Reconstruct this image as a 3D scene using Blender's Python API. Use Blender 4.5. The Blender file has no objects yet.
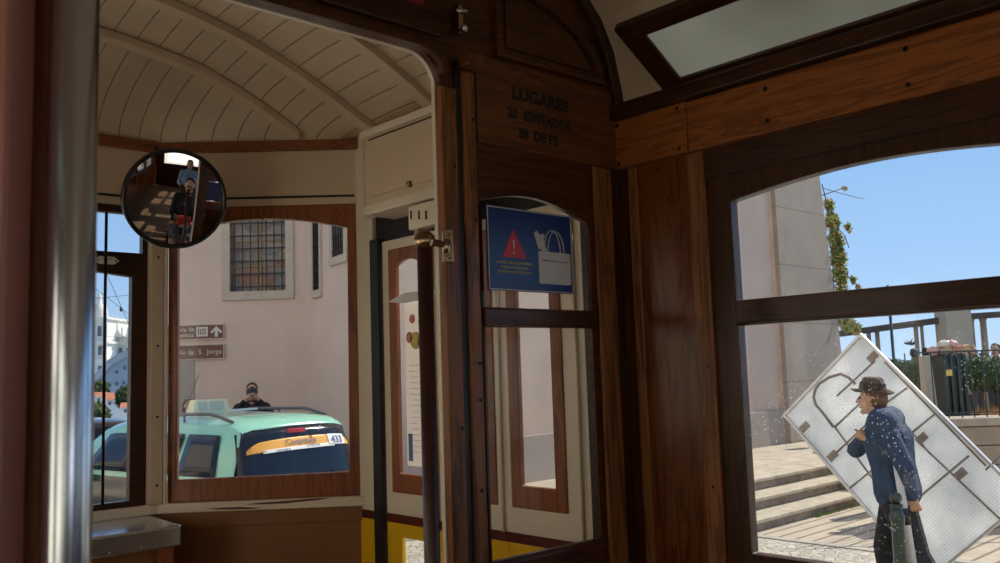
import bpy, bmesh, math, random
from math import sin, cos, pi, radians, atan2, sqrt, tan
from mathutils import Vector, Matrix, Euler
from mathutils.geometry import tessellate_polygon
random.seed(7)
COL = bpy.context.scene.collection
EYE = 2.0                                   # camera height above the street
FPX = 885.84                                # focal length in pixels of a 1000 px wide picture
YAW, PIT, ROL = radians(43.0066), radians(5.901), radians(-1.884)
FW = Vector((sin(YAW)*cos(PIT), cos(YAW)*cos(PIT), sin(PIT)))
_r = Vector((cos(YAW), -sin(YAW), 0)); _u = _r.cross(FW)
RT = _r*cos(ROL) + _u*sin(ROL); UP = -_r*sin(ROL) + _u*cos(ROL)
CAMP = Vector((0, 0, EYE))
def ray(x, y): return FW*FPX + RT*(x-500) - UP*(y-281.5)
def pX(x, y, X): d = ray(x, y); return CAMP + d*(X/d.x)
def pY(x, y, Y): d = ray(x, y); return CAMP + d*(Y/d.y)
def pZ(x, y, Z): d = ray(x, y); return CAMP + d*((Z-EYE)/d.z)
def pD(x, y, D): return CAMP + ray(x, y)*(D/FPX)
def pP(x, y, O, N): d = ray(x, y); return CAMP + d*((O-CAMP).dot(N)/d.dot(N))

# ------------------------------------------------------------------ materials
MATS = {}
def nodes(name):
    m = bpy.data.materials.new(name); m.use_nodes = True
    nt = m.node_tree; b = nt.nodes['Principled BSDF']; return m, nt, b
def N_(nt, t, **k):
    n = nt.nodes.new(t)
    for a, v in k.items():
        if a in n.inputs: n.inputs[a].default_value = v
        else: setattr(n, a, v)
    return n
def ramp(nt, fac, stops):
    r = nt.nodes.new('ShaderNodeValToRGB'); e = r.color_ramp.elements
    while len(e) < len(stops): e.new(0.5)
    for i, (p, c) in enumerate(stops): e[i].position = p; e[i].color = (*c, 1) if len(c) == 3 else c
    nt.links.new(fac, r.inputs[0]); return r
def coords(nt, scale=(1,1,1), rot=(0,0,0)):
    tc = nt.nodes.new('ShaderNodeTexCoord'); mp = nt.nodes.new('ShaderNodeMapping')
    mp.inputs['Scale'].default_value = scale; mp.inputs['Rotation'].default_value = rot
    nt.links.new(tc.outputs['Object'], mp.inputs[0]); return mp.outputs[0]
def paint(name, col, rough=.5, metal=0, var=.12, scale=6, bump=0, coat=0, stretch=(1,1,1), spec=.5, emit=0):
    if name in MATS: return MATS[name]
    m, nt, b = nodes(name)
    v = coords(nt, stretch)
    n = N_(nt, 'ShaderNodeTexNoise', Scale=scale, Detail=6, Roughness=.6); nt.links.new(v, n.inputs['Vector'])
    lo = tuple(max(0, c*(1-var)) for c in col); hi = tuple(min(1, c*(1+var)) for c in col)
    r = ramp(nt, n.outputs[0], [(.3, lo), (.7, hi)])
    nt.links.new(r.outputs[0], b.inputs['Base Color'])
    b.inputs['Roughness'].default_value = rough; b.inputs['Metallic'].default_value = metal
    b.inputs['Coat Weight'].default_value = coat; b.inputs['Coat Roughness'].default_value = .12
    b.inputs['Specular IOR Level'].default_value = spec
    if emit:
        nt.links.new(r.outputs[0], b.inputs['Emission Color']); b.inputs['Emission Strength'].default_value = emit
    if bump:
        bp = N_(nt, 'ShaderNodeBump', Strength=bump, Distance=.01); nt.links.new(n.outputs[0], bp.inputs['Height']); nt.links.new(bp.outputs[0], b.inputs['Normal'])
    MATS[name] = m; return m
def wood(name, dark, light, axis='Z', rough=.35, coat=.3, scale=1.0, wear=0, figure=1.0):
    if name in MATS: return MATS[name]
    m, nt, b = nodes(name)
    k = {'X': (1.1, 16, 16), 'Y': (16, 1.1, 16), 'Z': (16, 16, 1.1)}[axis]
    v = coords(nt, tuple(a*scale for a in k))
    n = N_(nt, 'ShaderNodeTexNoise', Scale=1.3, Detail=5, Roughness=.6, Distortion=1.6*figure); nt.links.new(v, n.inputs['Vector'])
    ml = N_(nt, 'ShaderNodeMath', operation='MULTIPLY'); ml.inputs[1].default_value = 9; nt.links.new(n.outputs[0], ml.inputs[0])
    fr = N_(nt, 'ShaderNodeMath', operation='PINGPONG'); fr.inputs[1].default_value = 1; nt.links.new(ml.outputs[0], fr.inputs[0])
    n2 = N_(nt, 'ShaderNodeTexNoise', Scale=9, Detail=8, Roughness=.75); nt.links.new(v, n2.inputs['Vector'])
    n3 = N_(nt, 'ShaderNodeTexNoise', Scale=3.5, Detail=4); nt.links.new(coords(nt), n3.inputs['Vector'])
    a = N_(nt, 'ShaderNodeMath', operation='MULTIPLY_ADD'); a.inputs[1].default_value = .45; nt.links.new(fr.outputs[0], a.inputs[0]); nt.links.new(n2.outputs[0], a.inputs[2])
    a2 = N_(nt, 'ShaderNodeMath', operation='MULTIPLY_ADD'); a2.inputs[1].default_value = .5; nt.links.new(n3.outputs[0], a2.inputs[0]); nt.links.new(a.outputs[0], a2.inputs[2])
    mid = tuple((x+y)/2 for x, y in zip(dark, light))
    r = ramp(nt, a2.outputs[0], [(.52, dark), (.85, mid), (1.15 if False else 1.0, light)])
    nt.links.new(r.outputs[0], b.inputs['Base Color'])
    rr = N_(nt, 'ShaderNodeMapRange'); rr.inputs[3].default_value = rough*.75; rr.inputs[4].default_value = rough*1.4
    nt.links.new(n3.outputs[0], rr.inputs[0]); nt.links.new(rr.outputs[0], b.inputs['Roughness'])
    b.inputs['Coat Weight'].default_value = coat*.6; b.inputs['Coat Roughness'].default_value = .16; b.inputs['Specular IOR Level'].default_value = .3
    bp = N_(nt, 'ShaderNodeBump', Strength=.18, Distance=.004); nt.links.new(a.outputs[0], bp.inputs['Height']); nt.links.new(bp.outputs[0], b.inputs['Normal'])
    MATS[name] = m; return m
def glass(name, tint=(1,1,1), refl=1.0, dust=0.0, dcol=(.8,.8,.8), opaque=0.0):
    """thin pane: clear transmission, Fresnel reflection, a little procedural dust"""
    m = bpy.data.materials.new(name); m.use_nodes = True; nt = m.node_tree; nt.nodes.clear()
    out = nt.nodes.new('ShaderNodeOutputMaterial')
    tr = N_(nt, 'ShaderNodeBsdfTransparent'); tr.inputs[0].default_value = (*tint, 1)
    gl = N_(nt, 'ShaderNodeBsdfGlossy'); gl.inputs['Roughness'].default_value = .02
    fr = N_(nt, 'ShaderNodeLayerWeight'); fr.inputs[0].default_value = .12
    mu = N_(nt, 'ShaderNodeMath', operation='MULTIPLY'); mu.inputs[1].default_value = refl; nt.links.new(fr.outputs['Fresnel'], mu.inputs[0])
    mx = nt.nodes.new('ShaderNodeMixShader'); nt.links.new(mu.outputs[0], mx.inputs[0]); nt.links.new(tr.outputs[0], mx.inputs[1]); nt.links.new(gl.outputs[0], mx.inputs[2])
    last = mx
    if dust or opaque:
        df = N_(nt, 'ShaderNodeBsdfDiffuse'); df.inputs[0].default_value = (*dcol, 1)
        tl = N_(nt, 'ShaderNodeBsdfTranslucent'); tl.inputs[0].default_value = (*dcol, 1)
        ad = nt.nodes.new('ShaderNodeMixShader'); ad.inputs[0].default_value = .5
        nt.links.new(df.outputs[0], ad.inputs[1]); nt.links.new(tl.outputs[0], ad.inputs[2])
        v = coords(nt)
        vo = N_(nt, 'ShaderNodeTexVoronoi', Scale=125); nt.links.new(v, vo.inputs['Vector'])
        sp = ramp(nt, vo.outputs['Distance'], [(.10, (1,1,1)), (.17, (0,0,0))])
        n = N_(nt, 'ShaderNodeTexNoise', Scale=9, Detail=5); nt.links.new(v, n.inputs['Vector'])
        nr = ramp(nt, n.outputs[0], [(.5, (0,0,0)), (.66, (1,1,1))])
        m1 = N_(nt, 'ShaderNodeMath', operation='MULTIPLY'); nt.links.new(sp.outputs[0], m1.inputs[0]); nt.links.new(nr.outputs[0], m1.inputs[1])
        m2 = N_(nt, 'ShaderNodeMath', operation='MULTIPLY_ADD'); m2.inputs[1].default_value = dust; m2.inputs[2].default_value = opaque
        nt.links.new(m1.outputs[0], m2.inputs[0])
        mx2 = nt.nodes.new('ShaderNodeMixShader'); nt.links.new(m2.outputs[0], mx2.inputs[0]); nt.links.new(mx.outputs[0], mx2.inputs[1]); nt.links.new(ad.outputs[0], mx2.inputs[2])
        last = mx2
    nt.links.new(last.outputs[0], out.inputs[0]); MATS[name] = m; return m

W_DARK = wood('oak_dark', (.016,.005,.002), (.065,.02,.006), 'Z', .3, .25)
W_DARKH = wood('oak_dark_length', (.016,.005,.002), (.06,.019,.006), 'Y', .33, .2)
W_DARKX = wood('oak_dark_cross', (.016,.006,.002), (.06,.019,.005), 'X', .36, .2)
W_MID = wood('oak_mid', (.055,.015,.004), (.19,.055,.013), 'Z', .3, .4)
W_MIDX = wood('oak_mid_cross', (.028,.008,.0022), (.10,.03,.008), 'X', .34, .3)
W_BOARD = wood('oak_lettered_board', (.055,.018,.006), (.17,.056,.016), 'X', .4, .1)
W_POST = wood('oak_worn_post', (.07,.022,.006), (.29,.11,.038), 'Z', .42, .25)
W_ORANGE = wood('oak_orange', (.13,.038,.008), (.34,.11,.025), 'Y', .4, .12, figure=1.5)
W_PANEL = wood('oak_panel', (.055,.014,.004), (.19,.052,.012), 'Z', .22, .6, scale=.8, figure=2.2)
W_RED = wood('mahogany_front', (.13,.037,.013), (.30,.095,.034), 'Z', .32, .3)
W_REDX = wood('mahogany_front_cross', (.12,.035,.012), (.28,.09,.03), 'X', .32, .3)
W_BROWN = paint('brown_lower_panel', (.24,.095,.026), .4, var=.18, scale=3)
W_FLOOR = wood('slatted_floor_wood', (.05,.03,.018), (.16,.1,.06), 'Y', .6, 0)
CREAM = paint('cream_paint', (.70,.55,.395), .38, var=.07, scale=4, coat=.15)
CREAMC = paint('cream_ceiling_paint', (.72,.58,.42), .5, var=.08, scale=5)
CREAMW = paint('white_cream_paint', (.80,.70,.56), .35, var=.06, scale=5, coat=.2)
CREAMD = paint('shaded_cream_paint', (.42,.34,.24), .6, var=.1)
YELLOW = paint('tram_yellow_paint', (.86,.50,.015), .32, var=.06, coat=.3)
MAROON = paint('maroon_band_paint', (.10,.016,.012), .35, var=.1)
BLACK = paint('black_rubber', (.012,.011,.010), .5, var=.2)
BLACKR = paint('black_rim', (.008,.008,.010), .25, var=.1)
POLEB = paint('brown_leather_pole', (.055,.016,.012), .38, var=.25, scale=20)
BRASS = paint('aged_brass', (.42,.29,.17), .22, metal=1, var=.25, scale=30)
STEEL = paint('brushed_steel', (.74,.75,.80), .20, metal=.88, var=.1, scale=5, stretch=(1, 14, 14))
CHROME = paint('pole_chrome', (.66,.72,.80), .22, metal=1, var=.04)
SCREW = paint('dark_screw', (.03,.02,.015), .4, metal=.8)
LETTER = paint('black_lettering', (.010,.006,.004), .6, var=.1)
WHITEP = paint('white_plastic', (.85,.83,.80), .4, var=.03)
GLASS = glass('window_glass', (.97,.98,.97), .8, .25)
GLASSD = glass('dusty_window_glass', (.97,.98,.98), .8, .6, (.85,.87,.9))
GLASSF = glass('front_glass', (.93,.93,.92), 1.5, .1)
GLASSI = glass('inner_glass', (.93,.93,.93), 1.2, .2)

# ------------------------------------------------------------------ mesh builder
class MB:
    def __init__(s): s.v = []; s.f = []; s.mi = []; s.sm = []
    def add(s, vs, fs, mi=0, sm=False):
        o = len(s.v); s.v += [Vector(v) for v in vs]; s.f += [tuple(i+o for i in f) for f in fs]
        s.mi += [mi]*len(fs); s.sm += [sm]*len(fs); return s
    def box(s, x0, x1, y0, y1, z0, z1, mi=0):
        vs = [(x, y, z) for z in (z0, z1) for y in (y0, y1) for x in (x0, x1)]
        return s.add(vs, [(0,2,3,1), (4,5,7,6), (0,1,5,4), (2,6,7,3), (0,4,6,2), (1,3,7,5)], mi)
    def obox(s, c, ax, ay, az, mi=0):
        c = Vector(c); ax, ay, az = Vector(ax), Vector(ay), Vector(az)
        vs = [c + ax*i + ay*j + az*k for k in (-1, 1) for j in (-1, 1) for i in (-1, 1)]
        return s.add(vs, [(0,2,3,1), (4,5,7,6), (0,1,5,4), (2,6,7,3), (0,4,6,2), (1,3,7,5)], mi)
    def plate(s, outer, holes, O, U, V, Nn, t, mi=0):
        O, U, V, Nn = Vector(O), Vector(U), Vector(V), Vector(Nn)
        loops = [[Vector((a, b, 0)) for a, b in outer]] + [[Vector((a, b, 0)) for a, b in h] for h in holes]
        tris = tessellate_polygon(loops); flat = [p for l in loops for p in l]; n = len(flat)
        P = [O + U*p.x + V*p.y for p in flat]; vs = P + [p + Nn*t for p in P]
        fs = [tuple(tr) for tr in tris] + [tuple(i+n for i in reversed(tr)) for tr in tris]
        k = 0
        for l in loops:
            m = len(l)
            for i in range(m): a, b = k+i, k+(i+1) % m; fs.append((a, b, b+n, a+n))
            k += m
        return s.add(vs, fs, mi)
    def tube(s, pts, r, seg=12, mi=0, caps=True):
        pts = [Vector(p) for p in pts]; rs = r if isinstance(r, (list, tuple)) else [r]*len(pts)
        vs = []; n = len(pts); prev = None
        for i, p in enumerate(pts):
            d = (pts[min(i+1, n-1)] - pts[max(i-1, 0)]).normalized()
            if prev is None: a = d.orthogonal().normalized()
            else: a = (prev - d*prev.dot(d)).normalized()
            prev = a; b = d.cross(a)
            vs += [p + (a*cos(2*pi*k/seg) + b*sin(2*pi*k/seg))*rs[i] for k in range(seg)]
        fs = [(i*seg+k, i*seg+(k+1) % seg, (i+1)*seg+(k+1) % seg, (i+1)*seg+k) for i in range(n-1) for k in range(seg)]
        s.add(vs, fs, mi, True)
        if caps: s.add(vs[:seg], [tuple(range(seg))[::-1]], mi); s.add(vs[-seg:], [tuple(range(seg))], mi)
        return s
    def ball(s, c, r, seg=14, rings=9, mi=0, R=None):
        c = Vector(c); r = Vector(r) if isinstance(r, (tuple, list, Vector)) else Vector((r, r, r))
        vs = []
        for i in range(rings+1):
            th = pi*i/rings
            for k in range(seg):
                ph = 2*pi*k/seg; q = Vector((r.x*sin(th)*cos(ph), r.y*sin(th)*sin(ph), r.z*cos(th)))
                vs.append(c + (R @ q if R else q))
        fs = [(i*seg+k, (i+1)*seg+k, (i+1)*seg+(k+1) % seg, i*seg+(k+1) % seg) for i in range(rings) for k in range(seg)]
        return s.add(vs, fs, mi, True)
    def capsule(s, a, b, ra, rb, seg=12, mi=0):
        a, b = Vector(a), Vector(b); d = b-a; L = d.length
        if L < 1e-6: return s.ball(a, ra)
        d.normalize(); pts = []; rs = []
        for k in range(1, 5): t = pi/2*k/4; pts.append(a - d*ra*cos(t)); rs.append(ra*sin(t))
        for k in range(4, 0, -1): t = pi/2*k/4; pts.append(b + d*rb*cos(t)); rs.append(rb*sin(t))
        return s.tube(pts, rs, seg, mi)
    def lathe(s, prof, c, axis=(0,0,1), seg=32, mi=0):
        c = Vector(c); ax = Vector(axis).normalized(); a = ax.orthogonal().normalized(); b = ax.cross(a); n = len(prof)
        vs = [c + ax*h + (a*cos(2*pi*k/seg) + b*sin(2*pi*k/seg))*r for r, h in prof for k in range(seg)]
        fs = [(i*seg+k, i*seg+(k+1) % seg, (i+1)*seg+(k+1) % seg, (i+1)*seg+k) for i in range(n-1) for k in range(seg)]
        return s.add(vs, fs, mi, True)
    def build(s, name, mats, parent=None, bevel=0, smooth=None, weld=True):
        me = bpy.data.meshes.new(name); me.from_pydata([tuple(v) for v in s.v], [], s.f)
        me.polygons.foreach_set('material_index', s.mi); me.polygons.foreach_set('use_smooth', s.sm if smooth is None else [smooth]*len(s.f))
        for m in (mats if isinstance(mats, (list, tuple)) else [mats]): me.materials.append(m)
        bm = bmesh.new(); bm.from_mesh(me)
        if weld: bmesh.ops.remove_doubles(bm, verts=bm.verts, dist=1e-6)
        bmesh.ops.recalc_face_normals(bm, faces=bm.faces); bm.to_mesh(me); bm.free()
        o = bpy.data.objects.new(name, me); COL.objects.link(o)
        if parent: adopt(o, parent)
        if bevel:
            b = o.modifiers.new('bevel', 'BEVEL'); b.width = bevel; b.segments = 2; b.limit_method = 'ANGLE'; b.angle_limit = radians(50)
        return o
def adopt(o, parent):
    o.parent = parent
    M = parent.matrix_basis.copy(); q = parent.parent
    M = Matrix.Translation(Vector(parent.get('_o', (0,0,0))))
    o.matrix_parent_inverse = M.inverted()
    return o
def tag(o, label, cat, group=None, kind=None):
    o['label'] = label; o['category'] = cat
    if group: o['group'] = group
    if kind: o['kind'] = kind
    return o
def thing(name, loc, label, cat, group=None, kind=None):
    o = bpy.data.objects.new(name, None); COL.objects.link(o); o.location = loc; o['_o'] = tuple(loc); o.empty_display_size = .1
    return tag(o, label, cat, group, kind)
def bx(name, m, p, *a, bevel=.002): return MB().box(*a).build(name, m, p, bevel)
def text(name, body, size, O, U, V, mat, parent=None, align='LEFT', ext=.0006, bold=0, sx=1.0):
    c = bpy.data.curves.new(name, 'FONT'); c.body = body; c.size = size; c.extrude = ext; c.align_x = align; c.offset = bold; c.resolution_u = 3
    t = bpy.data.objects.new(name, c); COL.objects.link(t)
    dg = bpy.context.evaluated_depsgraph_get(); me = bpy.data.meshes.new_from_object(t.evaluated_get(dg)); bpy.data.objects.remove(t)
    U = Vector(U).normalized(); V = Vector(V).normalized(); Nn = U.cross(V)
    for v in me.vertices: v.co = Vector(O) + U*v.co.x*sx + V*v.co.y + Nn*v.co.z
    me.materials.clear(); me.materials.append(mat)
    o = bpy.data.objects.new(name, me); COL.objects.link(o)
    if parent: adopt(o, parent)
    return o
def stamp(mb, body, size, O, U, V, mi=0, align='LEFT', ext=.0005, sx=1.0, bold=0):
    """lettering added into a mesh builder"""
    c = bpy.data.curves.new('t', 'FONT'); c.body = body; c.size = size; c.extrude = ext; c.align_x = align; c.resolution_u = 2; c.offset = bold
    t = bpy.data.objects.new('t', c); COL.objects.link(t)
    dg = bpy.context.evaluated_depsgraph_get(); me = bpy.data.meshes.new_from_object(t.evaluated_get(dg)); bpy.data.objects.remove(t)
    U = Vector(U).normalized(); V = Vector(V).normalized(); Nn = U.cross(V)
    mb.add([Vector(O) + U*v.co.x*sx + V*v.co.y + Nn*v.co.z for v in me.vertices], [tuple(p.vertices) for p in me.polygons], mi)
    bpy.data.meshes.remove(me)
Z0 = EYE
def z(a): return a + EYE                     # heights below are given from the eye
def arc(x0, z0, xc, zc, x1, z1, n=14):
    """points along a smooth crown from (x0,z0) through (xc,zc) to (x1,z1)"""
    r = []
    for i in range(n+1):
        t = i/n; x = x0+(x1-x0)*t
        base = z0+(z1-z0)*t
        k = (x-x0)/(xc-x0) if x < xc else (x1-x)/(x1-xc)
        if (x1 < x0): k = (x0-x)/(x0-xc) if x > xc else (x-x1)/(xc-x1)
        cb = z0+(z1-z0)*((xc-x0)/(x1-x0))
        r.append((x, base + (zc-cb)*sin(max(0, min(1, k))*pi/2)))
    return r
XR, XL = 1.6, -.6                            # inner faces of the body sides
YP = 1.297                                   # saloon face of the partition
FL = z(-1.2)                                 # tram floor

# ================================================================== TRAM: shell
fl = MB().box(XL-.05, XR+.05, -4.2, 2.82, FL-.06, FL).build('floor', W_FLOOR); tag(fl, 'worn wooden floor of the tram', 'floor', kind='structure')

# --- saloon side walls with window openings
WIN = [(.99, .40)] + [(.99-.80*k, .40-.80*k) for k in range(1, 6)]
def side_wall(X, s, name, label):
    t = thing(name, (X, 0, FL), label, 'wall', kind='structure')
    holes = [[(b-.07, z(-.44)), (a+.07, z(-.44)), (a+.07, z(.455)), (b-.07, z(.455))] for a, b in WIN]
    MB().plate([(-4.2, FL-.5), (YP+.04, FL-.5), (YP+.04, z(.62)), (-4.2, z(.62))], holes, (X, 0, 0), (0,1,0), (0,0,1), (s,0,0), .05).build('panelling', W_PANEL, t)
    for k in range(6):
        y0 = 1.06-.8*k
        bx('pilaster', W_POST, t, X-s*.006, X+s*.0, y0, y0+.042, z(-.9), z(.46), bevel=.002)
    bx('corner_groove', W_DARK, t, X-s*.0015, X, 1.264, 1.297, z(-.9), z(.46), bevel=0)
    bx('corner_strip', W_POST, t, X-s*.008, X, 1.240, 1.264, z(-.9), z(.46))
    bx('shadow_board', W_DARKH, t, X-s*.004, X, -4.1, 1.06, z(.40), z(.46), bevel=0)
    # cornice boards
    bx('cornice_board', W_ORANGE, t, X-s*.010, X, -.9, 1.092, z(.463), z(.574), bevel=.003)
    bx('cornice_board', W_ORANGE, t, X-s*.010, X, -4.1, -.905, z(.463), z(.574), bevel=.003)
    bx('cornice_end_block', W_ORANGE, t, X-s*.012, X, 1.094, YP, z(.463), z(.577), bevel=.003)
    sc = MB()
    for y, zz in [(1.285,.475), (1.285,.566), (1.115,.475), (1.115,.566), (.90,.487), (.90,.553), (.62,.487), (.62,.553), (.3,.487)]: sc.ball((X-s*.012, y, z(zz)), (.003,.005,.005), 8, 5)
    for y, zz in [(1.08,.2), (1.08,-.25), (1.28,-.05), (1.18,.44), (1.075,.0)]: sc.ball((X-s*.008, y, z(zz)), (.002,.003,.003), 8, 5)
    sc.build('screw_heads', SCREW, t)
    bx('lower_sill_rail', W_DARKH, t, X-s*.02, X, -4.1, YP, z(-.47), z(-.435), bevel=.003)
    # outer skin seen from outside
    MB().box(min(X+s*.05, X+s*.06), max(X+s*.05, X+s*.06), -4.2, YP+.04, FL-.5, z(-.46)).build('outer_skin', YELLOW, t)
    return t
side_wall(XR, 1, 'wall_right', 'right hand saloon wall of varnished oak panels and cornice boards')
side_wall(XL, -1, 'wall_left', 'left hand saloon wall of varnished oak panels opposite the camera side')
def window(n, X, s, a, b, label, gl):
    t = thing('window_%d' % n, (X, (a+b)/2, z(-.44)), label, 'window', kind='structure')
    O = (X+s*.004, 0, 0); t_ = .03
    kk = 1.016; zb, zt = z(-.372*kk), z(.34)
    if n == 1: a *= kk
    ar = [(y, zz) for y, zz in arc(a, z(.337*kk), (a+b)/2, z(.364*kk), b, z(.337*kk))]
    out = [(b-.068, z(-.438)), (a+.068, z(-.438)), (a+.068, z(.453)), (b-.068, z(.453))]
    MB().plate(out, [[(b, zb), (a, zb), (a, z(.081)), (b, z(.081))], [(b, z(.133)), (a, z(.133))] + ar], O, (0,1,0), (0,0,1), (s,0,0), t_).build('frame', W_DARK, t, .003)
    MB().box(X-s*.004, X+s*.002, b, a, z(.084), z(.133)).build('sash_bar', W_DARKH, t, .003)
    if n == 1:
        sc = MB()
        for zz in (-.3, -.2, -.05): sc.ball((X+.003, a+.008, z(zz)), .003, 8, 5)
        sc.build('screw_heads', SCREW, t)
    MB().box(min(X+s*.02, X+s*.024), max(X+s*.02, X+s*.024), b-.01, a+.01, zb-.01, z(.10)).build('lower_pane', gl, t)
    MB().plate([(b-.005, z(.12)), (a+.005, z(.12))] + [(y, q+.004) for y, q in ar], [], (X+s*.022, 0, 0), (0,1,0), (0,0,1), (s,0,0), .004).build('upper_pane', GLASS, t)
    return t
where = ['nearest the partition', 'second from the partition', 'third from the partition', 'fourth from the partition', 'fifth from the partition', 'at the rear end']
for k, (a, b) in enumerate(WIN):
    window(1+k, XR, 1, a, b, 'arched two-pane saloon window on the right side, ' + where[k], GLASSD if k == 0 else GLASS)
    window(7+k, XL, -1, a, b, 'arched two-pane saloon window on the left side, ' + where[k], GLASS)

# --- saloon ceiling: cream coves, dark boards and the frosted light panels
def cove(Xc, s):
    return [(Xc-s*.0, z(.60)), (Xc-s*.006, z(.65)), (Xc-s*.03, z(.74)), (Xc-s*.07, z(.81)), (Xc-s*.14, z(.875)), (Xc-s*.24, z(.93)), (Xc-s*.4, z(.97)), (Xc-s*.6, z(1.0))]
prof = cove(XR+.01, 1) + [(.5, z(1.03))] + cove(XL-.01, -1)[::-1]
mb = MB(); n = len(prof)
outp = [(x, q+.03) for x, q in prof]
poly = prof + outp[::-1]
mb.plate(poly, [], (0, -4.2, 0), (1,0,0), (0,0,1), (0,1,0), 4.2+YP)
cl = mb.build('ceiling', CREAM, smooth=False); tag(cl, 'cream painted coved ceiling of the passenger saloon', 'ceiling', kind='structure')
rw = MB().plate([(XL, FL-.5), (XR, FL-.5), (XR, z(.6))] + [(x, q) for x, q in prof] , [[(-.2, z(-.3)), (1.2, z(-.3)), (1.2, z(.4)), (-.2, z(.4))]], (0, -4.2, 0), (1,0,0), (0,0,1), (0,-1,0), .05).build('wall_rear', W_DARK)
tag(rw, 'rear end wall of the saloon behind the camera', 'wall', kind='structure')
FROST, nt, b = nodes('frosted_light_panel')
v = coords(nt); nn = N_(nt, 'ShaderNodeTexNoise', Scale=2.2, Detail=2); nt.links.new(v, nn.inputs['Vector'])
rr_ = ramp(nt, nn.outputs[0], [(.35, (.20,.20,.165)), (.65, (.42,.44,.36))])
nt.links.new(rr_.outputs[0], b.inputs['Base Color']); nt.links.new(rr_.outputs[0], b.inputs['Emission Color'])
b.inputs['Emission Strength'].default_value = .30; b.inputs['Roughness'].default_value = .35
def light_panel(y1, y0, s, label, grp=None):
    X0, X1 = (XR, 1.425) if s > 0 else (XL, -.425)
    lo = Vector((X0, 0, z(.608))); hi = Vector((X1, 0, z(.714))); V = (hi-lo); L = V.length; V.normalize(); Nn = Vector((0,1,0)).cross(V)*(1 if s > 0 else -1)
    t = thing('ceiling_light', (X0-s*.09, (y0+y1)/2, z(.66)), label, 'ceiling light', grp)
    a, b_ = .028, .10/ .175*L+.012
    a = L*.14; b_ = L*.80
    MB().plate([(y0, 0), (y1, 0), (y1, L), (y0, L)], [[(y0+.055, a), (y1-.055, a), (y1-.055, b_), (y0+.055, b_)]], lo, (0,1,0), V, Nn, .02).build('frame', W_DARKH, t, .002)
    MB().plate([(y0+.05, a-.004), (y1-.05, a-.004), (y1-.05, b_+.004), (y0+.05, b_+.004)], [], lo + Nn*.008, (0,1,0), V, Nn, .005).build('diffuser', FROST, t)
    return t
light_panel(1.15, -.05, 1, 'wood-framed frosted light panel high above the right hand window, by the partition')
light_panel(-.1, -1.3, 1, 'wood-framed frosted light panel on the right, second from the partition')
light_panel(1.15, -.05, -1, 'wood-framed frosted light panel on the left, by the partition')
for s, X in ((1, XR), (-1, XL)):
    mb = MB(); mb.box(min(X, X-s*.03), max(X, X-s*.03), -4.1, YP, z(.577), z(.612))
    o = mb.build('trim_%s' % ('right' if s > 0 else 'left'), W_DARKH, None, .004); tag(o, 'dark wooden moulding under the %s ceiling cove' % ('right' if s > 0 else 'left'), 'trim', kind='structure')
mb = MB()
for yy in (1.0, .3, -.4): mb.box(1.20, 1.40, yy, yy+.02, z(.93), z(.955))
mb.box(1.16, 1.20, -4.1, 1.27, z(.93), z(.965))
o = mb.build('trim_ceiling', W_DARKH, None, .003); tag(o, 'dark wooden battens fixed to the cream ceiling above the right side', 'trim', kind='structure')

# --- partition
pt = thing('wall_partition', (.5, YP, FL), 'dark varnished oak partition between the saloon and the driver platform', 'wall', kind='structure')
def mx(pts, m): return [(1.0-x, q) for x, q in pts][::-1] if m else pts
OPEN_T = z(.624)
def roundc(x0, x1, top, r, bot):
    p = [(x0, bot), (x1, bot)]
    for k in range(9): a = pi/2*k/8; p.append((x1-r+r*cos(a), top-r+r*sin(a)))
    for k in range(9): a = pi/2+pi/2*k/8; p.append((x0+r+r*cos(a), top-r+r*sin(a)))
    return p
opening = roundc(-.068, 1.068, OPEN_T, .065, FL+.001)
pane_up = [(1.16, z(.131)), (1.485, z(.131)), (1.49, z(.30))] + [(x, q) for x, q in arc(1.482, z(.328), 1.315, z(.366), 1.16, z(.343), 10)]
pane_lo = [(1.16, z(-.36)), (1.484, z(-.362)), (1.484, z(.092)), (1.16, z(.091))]
prof2 = [(x, q) for x, q in prof]
outer = [(XL, FL), (XR, FL)] + prof2
MB().plate(outer, [[(x, q) for x, q in opening], pane_up, pane_lo, mx(pane_up, 1), mx(pane_lo, 1)], (0, YP, 0), (1,0,0), (0,0,1), (0,1,0), .014).build('panel', W_MIDX, pt, .001)
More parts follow.
